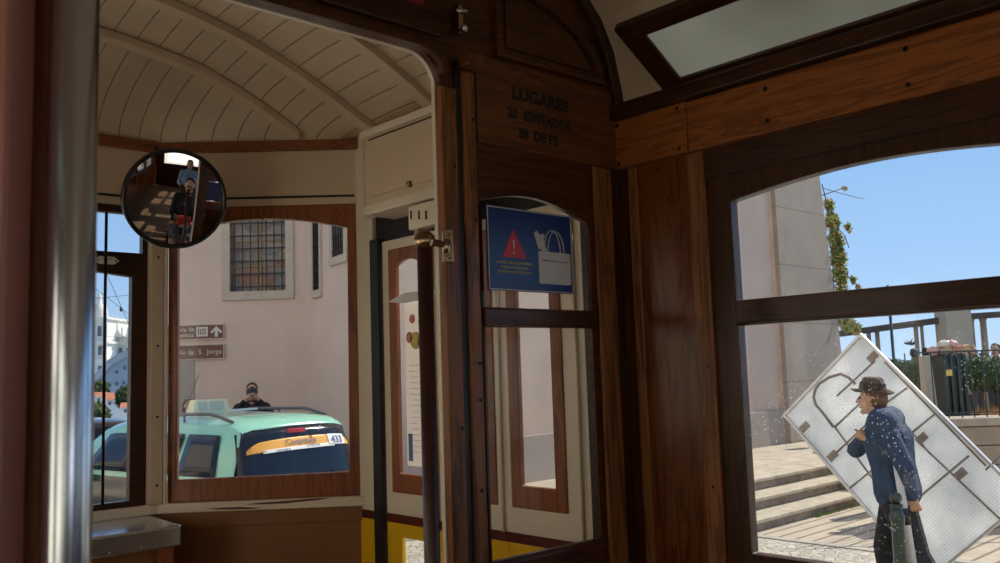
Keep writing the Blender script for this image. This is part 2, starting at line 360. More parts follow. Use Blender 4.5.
for m in (0, 1):
    f = (lambda a, b: (a, b)) if not m else (lambda a, b: (1-b, 1-a))
    x0, x1 = f(1.064, 1.102); bx('door_jamb', W_POST, pt, x0, x1, YP-.008, YP+.014, FL, z(.56), bevel=.004)
    x0, x1 = f(1.116, 1.150); bx('post', W_POST, pt, x0, x1, YP-.010, YP, FL, z(.60), bevel=.004)
    x0, x1 = f(1.102, 1.116); bx('post_groove', BLACK, pt, x0, x1, YP-.004, YP, FL, z(.62), bevel=0)
    x0, x1 = f(1.563, 1.597); bx('corner_shadow_gap', W_DARK, pt, x0, x1, YP-.002, YP, FL, z(.455), bevel=0)
    x0, x1 = f(1.502, 1.563); bx('corner_post', W_POST, pt, x0, x1, YP-.010, YP, FL, z(.46), bevel=.004)
    x0, x1 = f(1.157, 1.49); bx('sash_rail', W_MIDX, pt, x0, x1, YP-.012, YP, z(.093), z(.129), bevel=.004)
    bx('lower_rail', W_MIDX, pt, x0, x1, YP-.012, YP, z(-.42), z(-.364), bevel=.004)
    bx('pane_bead', W_DARK, pt, *f(1.157, 1.1625), YP-.004, YP, z(-.36), z(.34), bevel=0)
    x0, x1 = f(1.157, 1.6); lb_ = bx('lettered_board', W_BOARD, pt, x0, x1, YP-.006, YP, z(.462), z(.645), bevel=.002)
    MB().plate(mx(pane_lo, m), [], (0, YP+.005, 0), (1,0,0), (0,0,1), (0,1,0), .004).build('lower_pane', GLASSI, pt)
    MB().plate(mx(pane_up, m), [], (0, YP+.005, 0), (1,0,0), (0,0,1), (0,1,0), .004).build('upper_pane', GLASSI, pt)
    # raised quarter-arch moulding
    ap_ = [(1.213, z(.651)), (1.562, z(.657)), (1.547, z(.70)), (1.518, z(.737)), (1.475, z(.772)), (1.421, z(.798)), (1.358, z(.815)), (1.29, z(.825)), (1.213, z(.83))]
    inn = [(1.232, z(.668)), (1.535, z(.672)), (1.527, z(.695)), (1.50, z(.727)), (1.462, z(.756)), (1.41, z(.78)), (1.352, z(.796)), (1.29, z(.806)), (1.232, z(.81))]
    MB().plate(mx(ap_, m), [mx(inn, m)], (0, YP-.012, 0), (1,0,0), (0,0,1), (0,1,0), .013).build('arched_moulding', W_MIDX, pt, .004)
    MB().plate(mx([(x*.9+.137, (q-z(.73))*.84+z(.73)) for x, q in inn], m), [], (0, YP-.005, 0), (1,0,0), (0,0,1), (0,1,0), .006).build('arched_panel', W_MIDX, pt, .004)
    # rim moulding following the ceiling
    rim = [(1.612, z(.610)), (1.606, z(.665)), (1.585, z(.75)), (1.55, z(.815)), (1.48, z(.877)), (1.37, z(.93)), (1.2, z(.968)), (1.0, z(.99))]
    rin = [(x-.028, q-.022) for x, q in rim]
    MB().plate(mx(rim + rin[::-1], m), [], (0, YP-.02, 0), (1,0,0), (0,0,1), (0,1,0), .021).build('arch_rim', W_DARKX, pt, .004)
    x0, x1 = f(1.10, 1.145); bx('bracket_block', W_MID, pt, x0, x1, YP-.045, YP-.016, z(.598), z(.628), bevel=.005)
# header moulding of the opening, ends in a rounded lip
hm = [(.5, z(.639)), (1.035, z(.637)), (1.062, z(.63)), (1.076, z(.606)), (1.076, z(.58)), (1.062, z(.58)), (1.058, z(.60)), (1.04, z(.616)), (1.01, z(.6225)), (.5, z(.6225))]
MB().plate(hm + [(1-x, q) for x, q in hm[::-1]][1:-1], [], (0, YP-.018, 0), (1,0,0), (0,0,1), (0,1,0), .02).build('opening_moulding', W_MIDX, pt, .003)
# cream bead round the platform side of the opening
ob = roundc(-.080, 1.080, OPEN_T+.010, .070, FL+.002); ib = roundc(-.066, 1.066, OPEN_T-.001, .062, FL+.002)
MB().plate(ob, [ib[:-1] + [ib[-1]]], (0, YP+.016, 0), (1,0,0), (0,0,1), (0,1,0), .010).build('opening_bead', CREAMW, pt)
bx('upper_rail', W_DARKX, pt, -.07, 1.07, YP-.012, YP, z(.655), z(.70), bevel=.005)
bx('red_sticker', paint('red_sticker', (.22,.02,.02), .5), pt, .97, 1.03, YP-.003, YP, z(.71), z(.735), bevel=0)
sc = MB()
for x, q in [(1.135,.3), (1.135,.02), (1.133,-.05), (1.13,-.22), (1.135,.5), (1.085,.4), (1.085,-.1)]: sc.ball((x, YP-.017, z(q)), (.004,.002,.004), 8, 5)
sc.build('screw_heads', SCREW, pt)
mb = MB()
stamp(mb, 'LUGARES', .037, (1.256, YP-.0062, z(.570)), (1,0,0), (0,0,1), 0, bold=.0016, sx=1.12)
stamp(mb, '20  SENTADOS', .030, (1.241, YP-.0062, z(.528)), (1,0,0), (0,0,1), 0, bold=.0014, sx=.98)
stamp(mb, '38  DE PE', .030, (1.271, YP-.0062, z(.489)), (1,0,0), (0,0,1), 0, bold=.0014, sx=.98)
mb.build('painted_lettering', LETTER, lb_ if False else pt)
# latch at the top of the post
t = thing('door_latch', (1.107, YP-.02, z(.69)), 'small chrome latch screwed high on the dark partition post', 'latch')
MB().box(1.102, 1.114, YP-.022, YP-.004, z(.668), z(.728)).build('plate', BRASS, t, .002)
MB().ball((1.108, YP-.03, z(.676)), .008).build('knob', STEEL, t)
MB().capsule((1.096, YP-.025, z(.712)), (1.118, YP-.025, z(.716)), .004, .004).build('bolt', STEEL, t)

# --- blue notice on the partition glass
BLUE = paint('notice_blue', (.004,.030,.17), .35, var=.05, coat=.1)
YS = YP-.018
t = thing('notice_board', (1.305, YS, z(.165)), 'blue pickpocket warning notice with a red triangle, fixed over the partition glass', 'sign')
sx0, sx1, sz0, sz1 = 1.162, 1.409, z(.163), z(.333)
bx('panel', BLUE, t, sx0, sx1, YS, YS+.004, sz0, sz1, bevel=.0008)
WH = paint('notice_white', (.62,.60,.58), .4, var=.03); RD = paint('notice_red', (.62,.03,.03), .4, var=.03); YE = paint('notice_yellow_text', (.55,.50,.22), .4)
def sp(u, v_): return (sx0 + (sx1-sx0)*u, sz0 + (sz1-sz0)*(1-v_))
def flat(name, m, pts, off=.001, holes=[]): return MB().plate(pts, holes, (0, YS, 0), (1,0,0), (0,0,1), (0,-1,0), off).build(name, m, t)
b0 = .004
bd = [sp(.008,.01), sp(.992,.01), sp(.992,.99), sp(.008,.99)]
flat('border_line', WH, bd, .0008, [[sp(.014,.02), sp(.986,.02), sp(.986,.98), sp(.014,.98)]])
flat('warning_triangle', RD, [sp(.155,.60), sp(.43,.60), sp(.29,.26)])
mb = MB(); mb.plate([sp(.281,.39), sp(.299,.39), sp(.295,.50), sp(.285,.50)], [], (0,YS,0), (1,0,0), (0,0,1), (0,-1,0), .0016); q = sp(.29,.54); mb.ball((q[0], YS-.0012, q[1]), (.0028,.0008,.0028), 12, 6); mb.build('exclamation_mark', WH, t)
def rrect(u0, v0, u1, v1, r=.02, n=5):
    p = []
    for cx, cy, a0 in ((u1-r, v1-r*1.4, 0), (u0+r, v1-r*1.4, 90), (u0+r, v0+r*1.4, 180), (u1-r, v0+r*1.4, 270)):
        for k in range(n+1): a = radians(a0+90*k/n); p.append(sp(cx+r*cos(a), cy+r*1.4*sin(a)))
    return p
flat('bag_pictogram', WH, rrect(.575,.49,.965,.89), .0012)
mb = MB()
def strap(c, w, h):
    pts = []
    for k in range(17): a = pi*k/16; q = sp(c+w*cos(a), .50-h*sin(a)); pts.append((q[0], YS-.001, q[1]))
    mb.tube(pts, .0011, 6)
strap(.745,.10,.285); strap(.79,.10,.275); mb.build('bag_handle_pictogram', WH, t)
flat('bag_zip', BLUE, [sp(.62,.595), sp(.92,.605), sp(.92,.612), sp(.62,.606)], .0018)
flat('hand_pictogram', WH, [sp(.53,.27), sp(.565,.24), sp(.59,.285), sp(.635,.27), sp(.66,.29), sp(.64,.335), sp(.65,.40), sp(.685,.49), sp(.66,.49), sp(.63,.41), sp(.64,.49), sp(.615,.48), sp(.595,.41), sp(.60,.47), sp(.58,.46), sp(.555,.37)], .0014)
mb = MB()
for k, l in enumerate(('CUIDADO COM OS CARTEIRISTAS', 'BEWARE OF PICKPOCKETS', 'ATTENTION AUX PICKPOCKETS')):
    q = sp(.29, .68+.055*k); stamp(mb, l, .0075, (q[0], YS-.0006, q[1]), (1,0,0), (0,0,1), 0, 'CENTER', sx=.86)
mb.build('notice_lettering', YE, t)

# --- brown handrail with a ball finial at the opening
pc = pY(424.7, 247, 1.265); px0, py0 = pc.x, 1.265
t = thing('handrail', (px0, py0, FL), 'dark brown upright handrail with a brass ball top in the partition opening', 'handrail')
MB().tube([(px0, py0, FL), (px0, py0, z(.235))], .0145, 20).build('pole', POLEB, t)
MB().ball((px0, py0, z(.245)), .0195, 20, 12).build('ball_finial', BRASS, t)
MB().capsule((px0+.01, py0+.001, z(.245)), (1.064, YP-.008, z(.245)), .008, .006).ball((px0+.027, py0+.015, z(.245)), .010).build('arm', BRASS, t)
MB().obox((1.066, YP-.012, z(.243)), (.010,-.004,0), (.002,.004,0), (0,0,.032)).ball((1.062, YP-.015, z(.243)), (.010,.006,.015)).ball((1.064, YP-.018, z(.265)), .004, 8, 6).ball((1.064, YP-.018, z(.222)), .004, 8, 6).build('wall_plate', BRASS, t, .002)
MB().lathe([(0,0),(.035,0),(.03,.012),(.016,.02)], (px0, py0, FL)).build('floor_flange', BRASS, t)

# --- big chrome pole and brown post right by the camera
c = pD(70, 300, .62)
t = thing('grab_pole', (c.x, c.y, FL), 'thick chrome grab pole blurred at the left edge beside the camera', 'pole')
MB().tube([(c.x, c.y, FL), (c.x, c.y, z(.99))], .0165, 32).build('pole', CHROME, t)
MB().lathe([(0,0),(.04,0),(.035,.01),(.018,.02)], (c.x, c.y, FL)).build('flange', CHROME, t)
nA0 = Vector((sin(YAW), cos(YAW), 0)); c = pD(-2, 300, .60)
t = thing('window_post', (c.x, c.y, FL), 'pinkish brown wooden post blurred at the far left edge', 'post')
MB().obox((c.x, c.y, z(-.12)), RT*.013, nA0*.02, (0,0,1.08)).build('post', paint('pink_brown_post', (.50,.22,.17), .4, var=.2, scale=2, stretch=(9,9,1)), t, .006)
MB().obox(Vector((c.x, c.y, z(-.12))) + RT*.026 + nA0*.03, RT*.021, nA0*.012, (0,0,1.08)).build('dark_strip', W_MID, t, .003)

# ================================================================== TRAM: driver platform
Ya, Yf, Xb = 2.39, 2.80, 1.12
A = Vector((XR, Ya, 0)); B = Vector((Xb, Yf, 0)); UA = (B-A).normalized(); NA = Vector((UA.y, -UA.x, 0)); NA = NA if NA.y > 0 else -NA
LA = (B-A).length
def mirror(v): return Vector((1.0-v.x, v.y, v.z))
# ceiling dome
def zs(x):
    u = min(1, abs(x-.5)/1.1); return z(.786 + .285*(1-u**2.4))
def yb(x):
    d = abs(x-.5); return Yf if d < .62 else Yf-(d-.62)/.48*(Yf-Ya)
def dome(x, y):
    e = yb(x); t = max(0, min(1, (y-2.0)/(e-2.0))); return z(.775) + (zs(x)-z(.775))*sqrt(max(0, 1-t**2.0))
mb = MB(); NXs, NYs = 44, 26
ys = [YP+.035 + (2.0-YP-.035)*k/8 for k in range(8)]
for i in range(NXs+1):
    x = XL + 2.2*i/NXs
    for j in range(NYs+1):
        if j < 8: y = ys[j]
        else: tt = (j-8)/(NYs-8); y = 2.0 + (yb(x)-2.0)*sin(tt*pi/2)
        mb.v.append(Vector((x, y, dome(x, y))))
for i in range(NXs):
    for j in range(NYs):
        a = i*(NYs+1)+j; mb.f.append((a, a+1, a+NYs+2, a+NYs+1)); mb.mi.append(0); mb.sm.append(True)
m, nt, b = nodes('tongue_and_groove_cream')
tc = nt.nodes.new('ShaderNodeTexCoord'); sx = nt.nodes.new('ShaderNodeSeparateXYZ'); nt.links.new(tc.outputs['Object'], sx.inputs[0])
def M(op, *a):
    n_ = nt.nodes.new('ShaderNodeMath'); n_.operation = op
    for i, q in enumerate(a):
        if isinstance(q, (int, float)): n_.inputs[i].default_value = q
        else: nt.links.new(q, n_.inputs[i])
    return n_.outputs[0]
g = M('FRACT', M('MULTIPLY', sx.outputs[0], 1/.064)); g = M('ABSOLUTE', M('SUBTRACT', g, .5))
gr = ramp(nt, g, [(.0, (.1,.08,.06)), (.04, (1,1,1))])
no = N_(nt, 'ShaderNodeTexNoise', Scale=5, Detail=6); nt.links.new(tc.outputs['Object'], no.inputs['Vector'])
cr = ramp(nt, no.outputs[0], [(.3, (.62,.50,.35)), (.7, (.76,.62,.45))])
mxn = nt.nodes.new('ShaderNodeMix'); mxn.data_type = 'RGBA'; mxn.blend_type = 'MULTIPLY'; mxn.inputs[0].default_value = .55
nt.links.new(cr.outputs[0], mxn.inputs[6]); nt.links.new(gr.outputs[0], mxn.inputs[7]); nt.links.new(mxn.outputs[2], b.inputs['Base Color'])
bp = N_(nt, 'ShaderNodeBump', Strength=.7, Distance=.004); nt.links.new(gr.outputs[0], bp.inputs['Height']); nt.links.new(bp.outputs[0], b.inputs['Normal'])
b.inputs['Roughness'].default_value = .45
TG = m
o = mb.build('ceiling_platform', TG); sl = o.modifiers.new('solid', 'SOLIDIFY'); sl.thickness = .03; sl.offset = 1
tag(o, 'cream tongue-and-groove domed ceiling over the driver platform', 'ceiling', kind='structure')
def rib(Y, label):
    mb = MB(); pts = []
    xs = [XL+.005 + 2.19*k/60 for k in range(61)]
    xs = [x for x in xs if yb(x) > Y+.005]
    for x in xs: pts.append((x, dome(x, Y)-.001))
    low = [(x, q-.022) for x, q in pts]
    mb.plate(pts + low[::-1], [], (0, Y-.022, 0), (1,0,0), (0,0,1), (0,1,0), .044)
    o = mb.build('ceiling_rib', CREAMC, None, .006); tag(o, label, 'ceiling rib')
    return o
rib(2.50, 'cream curved ceiling rib nearest the front windows')
rib(2.27, 'cream curved ceiling rib in the middle of the platform ceiling')
rib(1.97, 'cream curved ceiling rib closest to the partition opening')
# front header etc.
def seg3(name, m, parent, q0, q1, off, th, bevel=.002):
    """a board running round the three facets of the front, from height q0 to q1"""
    mb = MB(); k = .43
    pin = [A + Vector((0,0,0)), B.copy(), mirror(B), mirror(A)]
    ns = [NA, Vector((0,1,0)), Vector((-NA.x, NA.y, 0))]
    def offp(d):
        a = A - NA*d; dv = mirror(A) + Vector((NA.x*d, -NA.y*d, 0))
        # mitre at B: intersection of y = Yf-d with facet line
        tt = ((Yf-d) - a.y)/UA.y; bq = a + UA*tt
        tt0 = (XR - a.x)/UA.x; aq = a + UA*tt0
        return [aq, bq, mirror(bq), mirror(aq)]
    i, o_ = offp(off), offp(off-th)
    for s in range(3):
        vs = [i[s], i[s+1], o_[s+1], o_[s]]
        vv = [(p.x, p.y, q0) for p in vs] + [(p.x, p.y, q1) for p in vs]
        mb.add(vv, [(0,1,2,3), (7,6,5,4), (0,4,5,1), (1,5,6,2), (2,6,7,3), (3,7,4,0)])
    return mb.build(name, m, parent, bevel)
wf = thing('wall_front', (.5, Yf, FL), 'three-sided front of the driver platform, cream boards over brown panels', 'wall', kind='structure')
seg3('top_rail', W_REDX, wf, z(.742), z(.776), .014, .03)
seg3('header_panel', CREAM, wf, z(.595), z(.745), 0, .03, 0)
seg3('header_lip', CREAM, wf, z(.563), z(.586), .006, .04, .002)
seg3('header_gap', BLACK, wf, z(.580), z(.60), -.006, .03, 0)
seg3('sill_board', CREAMW, wf, z(-.398), z(-.368), .022, .05, .003)
seg3('under_sill_rail', W_BROWN, wf, z(-.445), z(-.398), .006, .03)
seg3('lower_panel', W_BROWN, wf, FL-.6, z(-.44), 0, .03, 0)
# chipped paint
mb = MB()
ch = [(pP(x, y, A-NA*.0225, NA)) for x, y in [(242,504.5),(262,502.5),(282,501.2),(300,499.5),(318,498.2),(330,498),(318,500.2),(300,501.8),(286,503.4),(264,504.4)]]
mb.add(ch, [tuple(range(len(ch)))]); mb.build('paint_chip', MAROON, wf)
ch = [(pP(x, y, A-NA*.0225, NA)) for x, y in [(205,509),(222,507.6),(240,507),(262,507.8),(250,509),(230,509.5)]]
mb = MB(); mb.add(ch, [tuple(range(len(ch)))]); mb.build('paint_chip', MAROON, wf)
# corner posts cream with bright strip (B and mirror), and A
for nm, f in (('front_post', lambda v: v), ('front_post', mirror)):
    mb = MB(); c = f(Vector((1.110, 2.788, z(.1))))
    mb.box(c.x-.026, c.x+.014, c.y-.022, c.y+.02, z(-.37), z(.566)); mb.build(nm, CREAM, wf, .003)
    mb = MB(); c = f(Vector((1.131, 2.772, z(.1)))); mb.box(c.x-.005, c.x+.004, c.y-.014, c.y+.02, z(-.37), z(.566)); mb.build('post_beading', CREAMW, wf, .002)
    sc = MB(); c = f(Vector((1.106, 2.766, 0)))
    for q in (.4, .12, -.1, -.31): sc.ball((c.x, c.y, z(q)), .004, 8, 5)
    sc.build('screw_heads', SCREW, wf)
# centre window
def cwin():
    t = thing('window_13', (.5, Yf, z(-.37)), 'wide centre front window of the driver platform with a dark sash bar', 'window', kind='structure')
    x0, x1 = -.086, 1.086
    lo = [(-.034, z(-.35)), (1.034, z(-.35)), (1.036, z(.335))] + [(x, q) for x, q in arc(1.036, z(.337), .5, z(.375), -.036, z(.337), 12)]
    MB().plate([(x0, z(-.37)), (x1, z(-.37)), (x1, z(.56)), (x0, z(.56))], [lo, [(-.068, z(.413)), (1.068, z(.413)), (1.068, z(.536)), (-.068, z(.536))]], (0, Yf-.004, 0), (1,0,0), (0,0,1), (0,1,0), .03).build('frame', W_DARKX, t, .003)
    bx('pane', GLASSF, t, x0+.01, x1-.01, Yf+.012, Yf+.016, z(-.36), z(.55), bevel=0)
    mb = MB()
    pl = [(.94,.398), (.955,.410), (1.0,.410), (1.015,.398), (1.0,.386), (.955,.386)]
    mb.plate([(x-.02, z(q-.014)) for x, q in pl], [], (0, Yf-.006, 0), (1,0,0), (0,0,1), (0,-1,0), .003); mb.build('number_plate', WHITEP, t, .001)
    mb = MB(); stamp(mb, 'LISBOA', .008, (.957, Yf-.0095, z(.386)), (1,0,0), (0,0,1), 0, 'CENTER'); mb.ball((.93, Yf-.009, z(.384)), .003, 8, 6).ball((.985, Yf-.009, z(.384)), .003, 8, 6); mb.build('plate_lettering', SCREW, t)
    wp = pY(105, 300, Yf-.03)
    MB().tube([pY(106.5, 212, Yf-.03), pY(105, 300, Yf-.03), pY(102.5, 506, Yf-.03)], .0045, 10).build('wiper_rod', SCREW, t)
    MB().tube([(.2, Yf-.03, z(.53)), (.2, Yf-.03, z(-.35))], .0045, 10).build('wiper_rod', SCREW, t)
cwin()
def awin(n, f, label, lettered):
    t = thing('window_%d' % n, f(Vector(((A.x+B.x)/2, (A.y+B.y)/2, z(-.36)))), label, 'window', kind='structure')
    O = f(A + Vector((0,0,0))); U = f(B)-f(A); U = U.normalized(); Nn = NA.copy()
    if f is mirror: Nn.x = -Nn.x
    top = [(s, q) for s, q in arc(.030, z(.487), .30, z(.522), .572, z(.487), 12)]
    hole = [(.572, z(-.300)), (.034, z(-.294))] + top
    MB().plate([(0, z(-.368)), (.600, z(-.368)), (.600, z(.563)), (0, z(.563))], [hole], O, U, (0,0,1), Nn, .03).build('frame', W_RED, t, .003)
    g = [(.59, z(-.31)), (.02, z(-.31)), (.02, z(.54)), (.59, z(.54))]
    MB().plate(g, [], O + Nn*.016, U, (0,0,1), Nn, .004).build('pane', GLASSF, t)
    if lettered:
        mb = MB(); p0 = pP(170.5, 404, A-NA*.002, NA)
        stamp(mb, '17/DIO-613', .019, p0, (0,0,1), UA, 0, sx=1.0, ext=.0003); mb.build('scratched_lettering', paint('scratched_marks', (.55,.42,.30), .6), t)
    sc = MB()
    for s, q in [(.3,.52), (.05,.528), (.55,.528), (.02,.25), (.02,-.1), (.584,.25), (.584,-.1), (.2,-.298), (.4,-.298), (.07,-.298)]: sc.ball(O + U*s + Vector((0,0,z(q))) - Nn*.001, .0028, 8, 5)
    sc.build('screw_heads', SCREW, t)
awin(14, lambda v: v, 'arched red-brown wooden window on the right facet of the tram front, taxi behind it', True)
awin(15, mirror, 'arched wooden window on the left facet of the tram front', False)
# side walls of the platform (right: folding door; left: same)
def platform_side(X, s, n):
    R = 'right' if s > 0 else 'left'
    t = thing('wall_platform_%s' % R, (X, 1.9, FL), 'cream and yellow %s side of the driver platform around the folding door' % R, 'wall', kind='structure')
    a = lambda d: (min(X, X+s*d), max(X, X+s*d))
    bx('upper_cream_panel', CREAM, t, *a(.04), YP+.04, 2.30, z(.53), z(.80), bevel=.001)
    # front post: cream above, yellow below
    bx('front_post', CREAMW, t, *a(.045), 2.302, 2.40, z(-.41), z(.80), bevel=.003)
    bx('front_post_band', MAROON, t, *a(.047), 2.300, 2.402, z(-.435), z(-.41), bevel=.001)
    bx('front_post_foot', YELLOW, t, *a(.045), 2.302, 2.40, FL-.5, z(-.435), bevel=.003)
    bx('door_edge_rubber', BLACK, t, X-s*.012, X+s*.03, 2.258, 2.302, FL-.5, z(.43), bevel=.002)
    bx('rear_post', CREAMW, t, *a(.045), 1.405, 1.437, z(-.41), z(.53), bevel=.003)
    bx('rear_post_foot', YELLOW, t, *a(.045), 1.405, 1.437, FL-.5, z(-.41), bevel=.003)
    bx('rear_rubber', BLACK, t, X-s*.03, X+s*.03, YP+.045, 1.398, FL-.5, z(.53), bevel=.002)
    bx('track_recess', BLACK, t, X+s*.015, X+s*.04, 1.40, 2.34, z(.40), z(.53), bevel=0)
    bx('track_rail', SCREW, t, X-s*.02, X+s*.0, 1.44, 2.30, z(.505), z(.516), bevel=.001)
    # skin
    bx('corner_wall', YELLOW, t, X+s*.03, X+s*.045, 2.40, 2.41, FL-.5, z(-.41), bevel=0)
    return t
platform_side(XR, 1, 1); platform_side(XL, -1, 2)
LEAF = [(2.256, 1.988), (1.986, 1.718), (1.716, 1.440)]
def leaf(n, X, s, y1, y0, label):
    t = thing('door_%d' % n, (X, (y0+y1)/2, FL), label, 'door', kind='structure')
    c = (y0+y1)/2 + (.022 if n % 3 == 0 else 0); O = (X+s*.004, 0, 0); Nn = (s,0,0)
    fw, gw = .098, .060
    zt = z(.40)
    hole = [(c-fw+.004, z(-.34)), (c+fw-.004, z(-.34)), (c+fw-.004, z(.385)), (c-fw+.004, z(.385))]
    MB().plate([(y0, z(-.41)), (y1, z(-.41)), (y1, z(.42)), (y0, z(.42))], [hole], O, (0,1,0), (0,0,1), Nn, .014).build('cream_panel', CREAMW, t, .002)
    bx('maroon_band', MAROON, t, min(X+s*.002, X+s*.036), max(X+s*.002, X+s*.036), y0, y1, z(-.435), z(-.41), bevel=.001)
    lowh = [(c-gw, z(-.85)), (c+gw, z(-.85)), (c+gw, z(-.475)), (c-gw, z(-.475))]
    MB().plate([(y0, z(-1.15)), (y1, z(-1.15)), (y1, z(-.435)), (y0, z(-.435))], [lowh], O, (0,1,0), (0,0,1), Nn, .014).build('yellow_panel', YELLOW, t, .002)
    ar = [(y, q) for y, q in arc(c+gw, z(.335), c, z(.352), c-gw, z(.335), 8)]
    MB().plate([(c-fw, z(-.345)), (c+fw, z(-.345)), (c+fw, z(.39)), (c-fw, z(.39))], [[(c-gw, z(-.288)), (c+gw, z(-.288))] + ar], (X-s*.001, 0, 0), (0,1,0), (0,0,1), Nn, .016).build('window_frame', W_RED, t, .003)
    MB().plate([(c-gw-.008, z(-.296)), (c+gw+.008, z(-.296)), (c+gw+.008, z(.36)), (c-gw-.008, z(.36))], [], (X+s*.016, 0, 0), (0,1,0), (0,0,1), Nn, .004).build('pane', GLASS, t)
    MB().plate([(c-gw-.008, z(-.858)), (c+gw+.008, z(-.858)), (c+gw+.008, z(-.465)), (c-gw-.008, z(-.465))], [], (X+s*.016, 0, 0), (0,1,0), (0,0,1), Nn, .004).build('lower_pane', GLASS, t)
    MB().tube([(X-s*.001, y0+.012, z(-.41)), (X-s*.001, y0+.012, z(.42))], .004, 8).build('edge_bead', CREAMW, t)
    return t
nm = ['front leaf of the %s folding door, poster behind its glass', 'middle leaf of the %s folding door', 'rear leaf of the %s folding door, seen through the partition glass']
for k, (y1, y0) in enumerate(LEAF):
    leaf(1+k, XR, 1, y1, y0, 'cream and yellow ' + nm[k] % 'right')
    leaf(4+k, XL, -1, y1, y0, 'cream and yellow ' + nm[k].replace(', poster behind its glass', '').replace(', seen through the partition glass', '') % 'left')
# poster on the front leaf
PAP = paint('poster_paper', (.72,.66,.62), .5, var=.05)
t = thing('poster', (XR+.014, 2.13, z(-.27)), 'pale faded route poster with pink and yellow circles inside the door glass', 'poster')
PX = XR+.013
def quadX(name, m, y0, y1, q0, q1, off=0): return MB().box(PX-.0006-off, PX-off, y0, y1, z(q0), z(q1)).build(name, m, t)
PTR, nt, b = nodes('translucent_poster'); nt.nodes.clear(); out = nt.nodes.new('ShaderNodeOutputMaterial')
tr = N_(nt, 'ShaderNodeBsdfTranslucent'); tr.inputs[0].default_value = (.80,.74,.70,1); df = N_(nt, 'ShaderNodeBsdfDiffuse'); df.inputs[0].default_value = (.80,.74,.70,1); mx_ = nt.nodes.new('ShaderNodeMixShader')
nt.links.new(tr.outputs[0], mx_.inputs[1]); nt.links.new(df.outputs[0], mx_.inputs[2]); nt.links.new(mx_.outputs[0], out.inputs[0])
quadX('sheet', PTR, 2.070, 2.158, -.265, .235)
for yy, q, r, c_ in [(a_-.030, b_, c_, d_) for a_, b_, c_, d_ in ((2.135, .105, .026, (.62,.50,.12)), (2.165, .115, .017, (.62,.25,.22)), (2.15, .17, .014, (.7,.22,.25)), (2.105, .16, .016, (.7,.3,.35)), (2.105,.10,.02,(.75,.35,.35)))]:
    MB().lathe([(0,0),(r,0),(r*.9,.0012),(0,.0012)], (PX-.0006, yy, z(q)), (-1,0,0), 20).build('printed_circle', paint('print_%d' % int(r*1000), c_, .6), t)
mb = MB()
for k in range(16):
    q = .03-.017*k; mb.box(PX-.0012, PX-.0007, 2.078+.03*random.random(), 2.140-.02*random.random(), z(q), z(q+.002))
mb.build('printed_lines', paint('print_grey', (.52,.50,.52), .6), t)
quadX('printed_blue_block', paint('print_blue', (.10,.25,.5), .5), 2.130, 2.150, -.25, -.17, .0008)
# folded paper hooked in front of the leaf
t = thing('paper_sheet', pX(412, 297, XR-.03), 'folded white paper sheet sticking out across the front door leaf', 'paper')
p = [pX(388, 302, XR-.012), pX(404, 293, XR-.04), pX(437, 289, XR-.05), pX(437, 297, XR-.012), pX(404, 303, XR-.012)]
mb = MB(); mb.add(p, [(0,1,4), (1,2,3,4)]); o = mb.build('sheet', WHITEP, t); so = o.modifiers.new('s', 'SOLIDIFY'); so.thickness = .001

# --- destination / door gear box
xf = 1.485
t = thing('gear_box', (1.54, 1.75, z(.50)), 'cream metal door gear box with a round lock above the folding door', 'cabinet')
bx('body', CREAM, t, xf, XR-.001, YP+.045, 2.17, z(.485), z(.715), bevel=.006)
MB().plate([(YP+.06, z(.528)), (2.14, z(.528)), (2.14, z(.698)), (YP+.06, z(.698))], [], (xf, 0, 0), (0,1,0), (0,0,1), (-1,0,0), .006).build('lid', CREAM, t, .003)
bx('lid_gap', BLACK, t, xf-.003, xf, YP+.056, 2.144, z(.699), z(.704), bevel=0)
bx('top_rail', CREAMW, t, xf-.012, XR-.001, YP+.045, 2.178, z(.710), z(.732), bevel=.003)
bx('bottom_rail', CREAMW, t, xf-.006, XR-.001, YP+.045, 2.174, z(.478), z(.508), bevel=.005)
bx('side_filler', CREAM, t, 1.594, XR-.0005, 2.17, 2.34, z(.50), z(.775), bevel=.003)
lk = pX(410, 184, xf-.006)
o = MB().lathe([(0,.010),(.006,.010),(.008,.006),(.010,.0),(.010,-.004)], lk, (-1,0,0), 20).build('lock', BRASS, t)
t = thing('door_switch', (1.50, 1.86, z(.44)), 'small cream switch block with dark slots beneath the gear box', 'switch')
a_ = pX(408, 210, 1.487); b_ = pX(436, 224, 1.487)
bx('block', CREAMW, t, 1.487, 1.52, 1.74, a_.y, b_.z, a_.z+.01, bevel=.003)
for x in (411, 419, 426): q = pX(x, 215, 1.486); MB().box(1.4845, 1.488, q.y-.0025, q.y+.0025, q.z-.012, q.z+.012).build('slot', BLACK, t)
a_ = pX(415, 222, 1.50); b_ = pX(436, 233, 1.50)
bx('lower_bracket', CREAMD, t, 1.495, 1.53, a_.y-.018, a_.y, b_.z, a_.z+.01, bevel=.003)
bx('bracket_foot', CREAM, t, 1.495, 1.53, 1.76, a_.y, b_.z-.004, b_.z+.006, bevel=.002)

